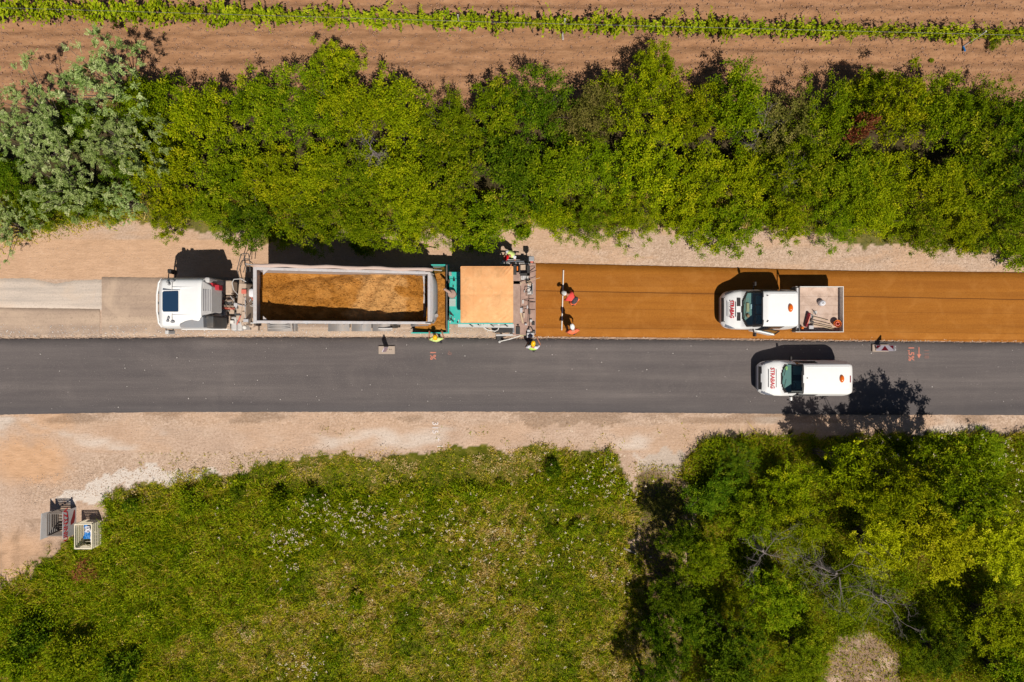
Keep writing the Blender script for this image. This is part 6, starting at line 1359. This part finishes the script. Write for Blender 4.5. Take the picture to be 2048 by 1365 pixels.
    for s in (-1, 1):
        e = hd+f*.085+side*s*.032+upv*.02; MB().lathe(tuple(e), [(.004,-.01),(.012,0),(.004,.01)], 8).build('eye', 'black', t)
        e = hd+side*s*.10; MB().lathe(tuple(e), [(.008,-.03),(.018,0),(.008,.03)], 8).build('ear', 'skin', t)
    e = hd+f*.092-upv*.045; MB().bar(e-side*.025, e+side*.025, .012, .010).build('mouth', 'redlt', t)
    return t
def stand(x, y, z, ang, h=1.0):
    c, s = math.cos(ang), math.sin(ang)
    def q(f, l, u): return Vector((x+c*f-s*l, y+s*f+c*l, z+u*h))
    return q, (c, s, 0)
gz = .08
# yellow helmet at hopper
q, f = stand(*P(870.5, 678.5, 1.7), gz, R(90))
person('worker in lime vest and yellow helmet leaning both hands on the paver hopper', dict(pelvis=q(-.02,0,.95), spine=q(-.01,0,1.15), chest=q(.0,0,1.38), neck=q(.03,0,1.53), head=q(.06,0,1.66), shoulder_l=q(0,.21,1.42), shoulder_r=q(0,-.21,1.42),
  elbow_l=q(-.02,.36,1.20), elbow_r=q(.05,-.40,1.22), wrist_l=q(.24,.36,1.14), wrist_r=q(.26,-.32,1.16), hip_l=q(-.02,.10,.92), hip_r=q(-.02,-.10,.92), knee_l=q(0,.13,.5), knee_r=q(-.06,-.12,.5), ankle_l=q(-.03,.13,.08), ankle_r=q(-.14,-.13,.08)), f, 'shirt', 'lime', 'navy', 'helmY', vest='lime')
# yellow helmet at the screed console
q, f = stand(*P(1065, 697, 1.4), gz, R(80))
person('worker in green vest and yellow helmet at the near control console of the screed', dict(pelvis=q(.05,0,.93), spine=q(.04,0,1.13), chest=q(.04,0,1.35), neck=q(.12,0,1.49), head=q(.19,.01,1.60), shoulder_l=q(.04,.22,1.38), shoulder_r=q(.08,-.22,1.40),
  elbow_l=q(-.02,.36,1.12), elbow_r=q(.26,-.36,1.22), wrist_l=q(.16,.30,1.02), wrist_r=q(.48,-.20,1.16), hip_l=q(.05,.10,.9), hip_r=q(.05,-.10,.9), knee_l=q(.12,.13,.5), knee_r=q(.0,-.12,.5), ankle_l=q(.06,.13,.08), ankle_r=q(-.1,-.13,.08)), f, 'shirt', 'whitefab', 'navy', 'helmY', vest='hivis')
# red helmet north of the screed, looking down-left
q, f = stand(*P(1021, 509, 1.3), .0, R(-120))
person('worker in lime vest and red helmet reaching to the far side bar of the paver', dict(pelvis=q(-.12,0,.93), spine=q(-.08,0,1.12), chest=q(.02,0,1.33), neck=q(.14,-.02,1.45), head=q(.23,-.05,1.54), shoulder_l=q(.02,.23,1.36), shoulder_r=q(-.02,-.22,1.36),
  elbow_l=q(.10,.34,1.15), elbow_r=q(-.02,-.30,1.10), wrist_l=q(.36,.32,1.14), wrist_r=q(.18,-.26,1.0), hip_l=q(-.12,.10,.9), hip_r=q(-.12,-.10,.9), knee_l=q(-.08,.13,.5), knee_r=q(-.2,-.12,.5), ankle_l=q(-.16,.13,.08), ankle_r=q(-.3,-.13,.08)), f, 'shirt', 'whitefab', 'navy', 'helmR', vest='lime')
# red jacket, bent over the straightedge
bz = .065; hx, hy = P(1150, 602, 1.0); sx_, sy_ = P(1137, 592, 1.05)
q, f = stand(hx, hy, bz, R(142))
person('bending worker in red jacket and white helmet beside the long straightedge', dict(pelvis=q(.0,0,.90), spine=q(.16,0,1.0), chest=q(.36,0,1.04), neck=q(.50,0,1.04), head=q(.60,.02,1.0), shoulder_l=q(.36,.21,1.0), shoulder_r=q(.36,-.21,1.0),
  elbow_l=q(.44,.28,.70), elbow_r=q(.50,-.28,.72), wrist_l=q(.42,.20,.55), wrist_r=q(.30,-.20,.52), hip_l=q(0,.11,.86), hip_r=q(0,-.11,.86), knee_l=q(.13,.15,.48), knee_r=q(.10,-.16,.48), ankle_l=q(-.04,.16,.08), ankle_r=q(-.06,-.17,.08)), (f[0]*.55, f[1]*.55, -.8), 'jacket', 'hivred', 'hivor', 'helmW', sleeves='long')
mb = MB(); mb.lathe((0,0,0), [(.02,-.02),(.165,0),(.19,.06),(.15,.12),(.05,.14)], 18, .75, 1.15); c0 = q(.02,0,1.0); mb.xf(Matrix.Translation(c0) @ Matrix.Rotation(R(142), 4, 'Z'))
bo_ = mb.build('waist_pack', 'charcoal', bpy.context.scene.objects['person.003'], 'dark padded back panel with pale straps', smooth=True)
# orange shirt
q, f = stand(*P(1146, 663, 1.35), bz, R(100))
person('worker in bright orange shirt and white helmet at the lower end of the straightedge', dict(pelvis=q(-.02,0,.95), spine=q(.0,0,1.15), chest=q(.02,0,1.38), neck=q(.10,0,1.52), head=q(.18,.02,1.63), shoulder_l=q(.0,.22,1.40), shoulder_r=q(.02,-.22,1.41),
  elbow_l=q(.02,.34,1.16), elbow_r=q(.0,-.34,1.16), wrist_l=q(.20,.26,1.02), wrist_r=q(.0,-.30,.92), hip_l=q(0,.10,.92), hip_r=q(0,-.10,.92), knee_l=q(.04,.13,.5), knee_r=q(-.05,-.12,.5), ankle_l=q(.0,.14,.08), ankle_r=q(-.12,-.14,.08)), f, 'shirt', 'hivor', 'charcoal', 'helmW', vest='hivor')
tag(MB().bar(Pv(1127, 541, bz+.05), Pv(1123.5, 661, bz+.05), .05, .09).build('straightedge', 'whiteworn'), 'long pale straightedge lying across the brown asphalt', 'straightedge')
tag(MB().hexa([Pv(1369,1054,.6), Pv(1392,1061,.6), Pv(1391,1064,.6), Pv(1368,1057,.6), Pv(1369,1054,.63), Pv(1392,1061,.63), Pv(1391,1064,.63), Pv(1368,1057,.63)]).build('litter', 'blue'), 'scrap of blue litter among the dark shrubs', 'litter') if False else None
tag(MB().bar(Pv(1248, 1097, .12), Pv(1272, 1107, .12), .10, .05).build('plank', 'greywood'), 'short grey plank lying in grass beside the shaded track', 'plank')
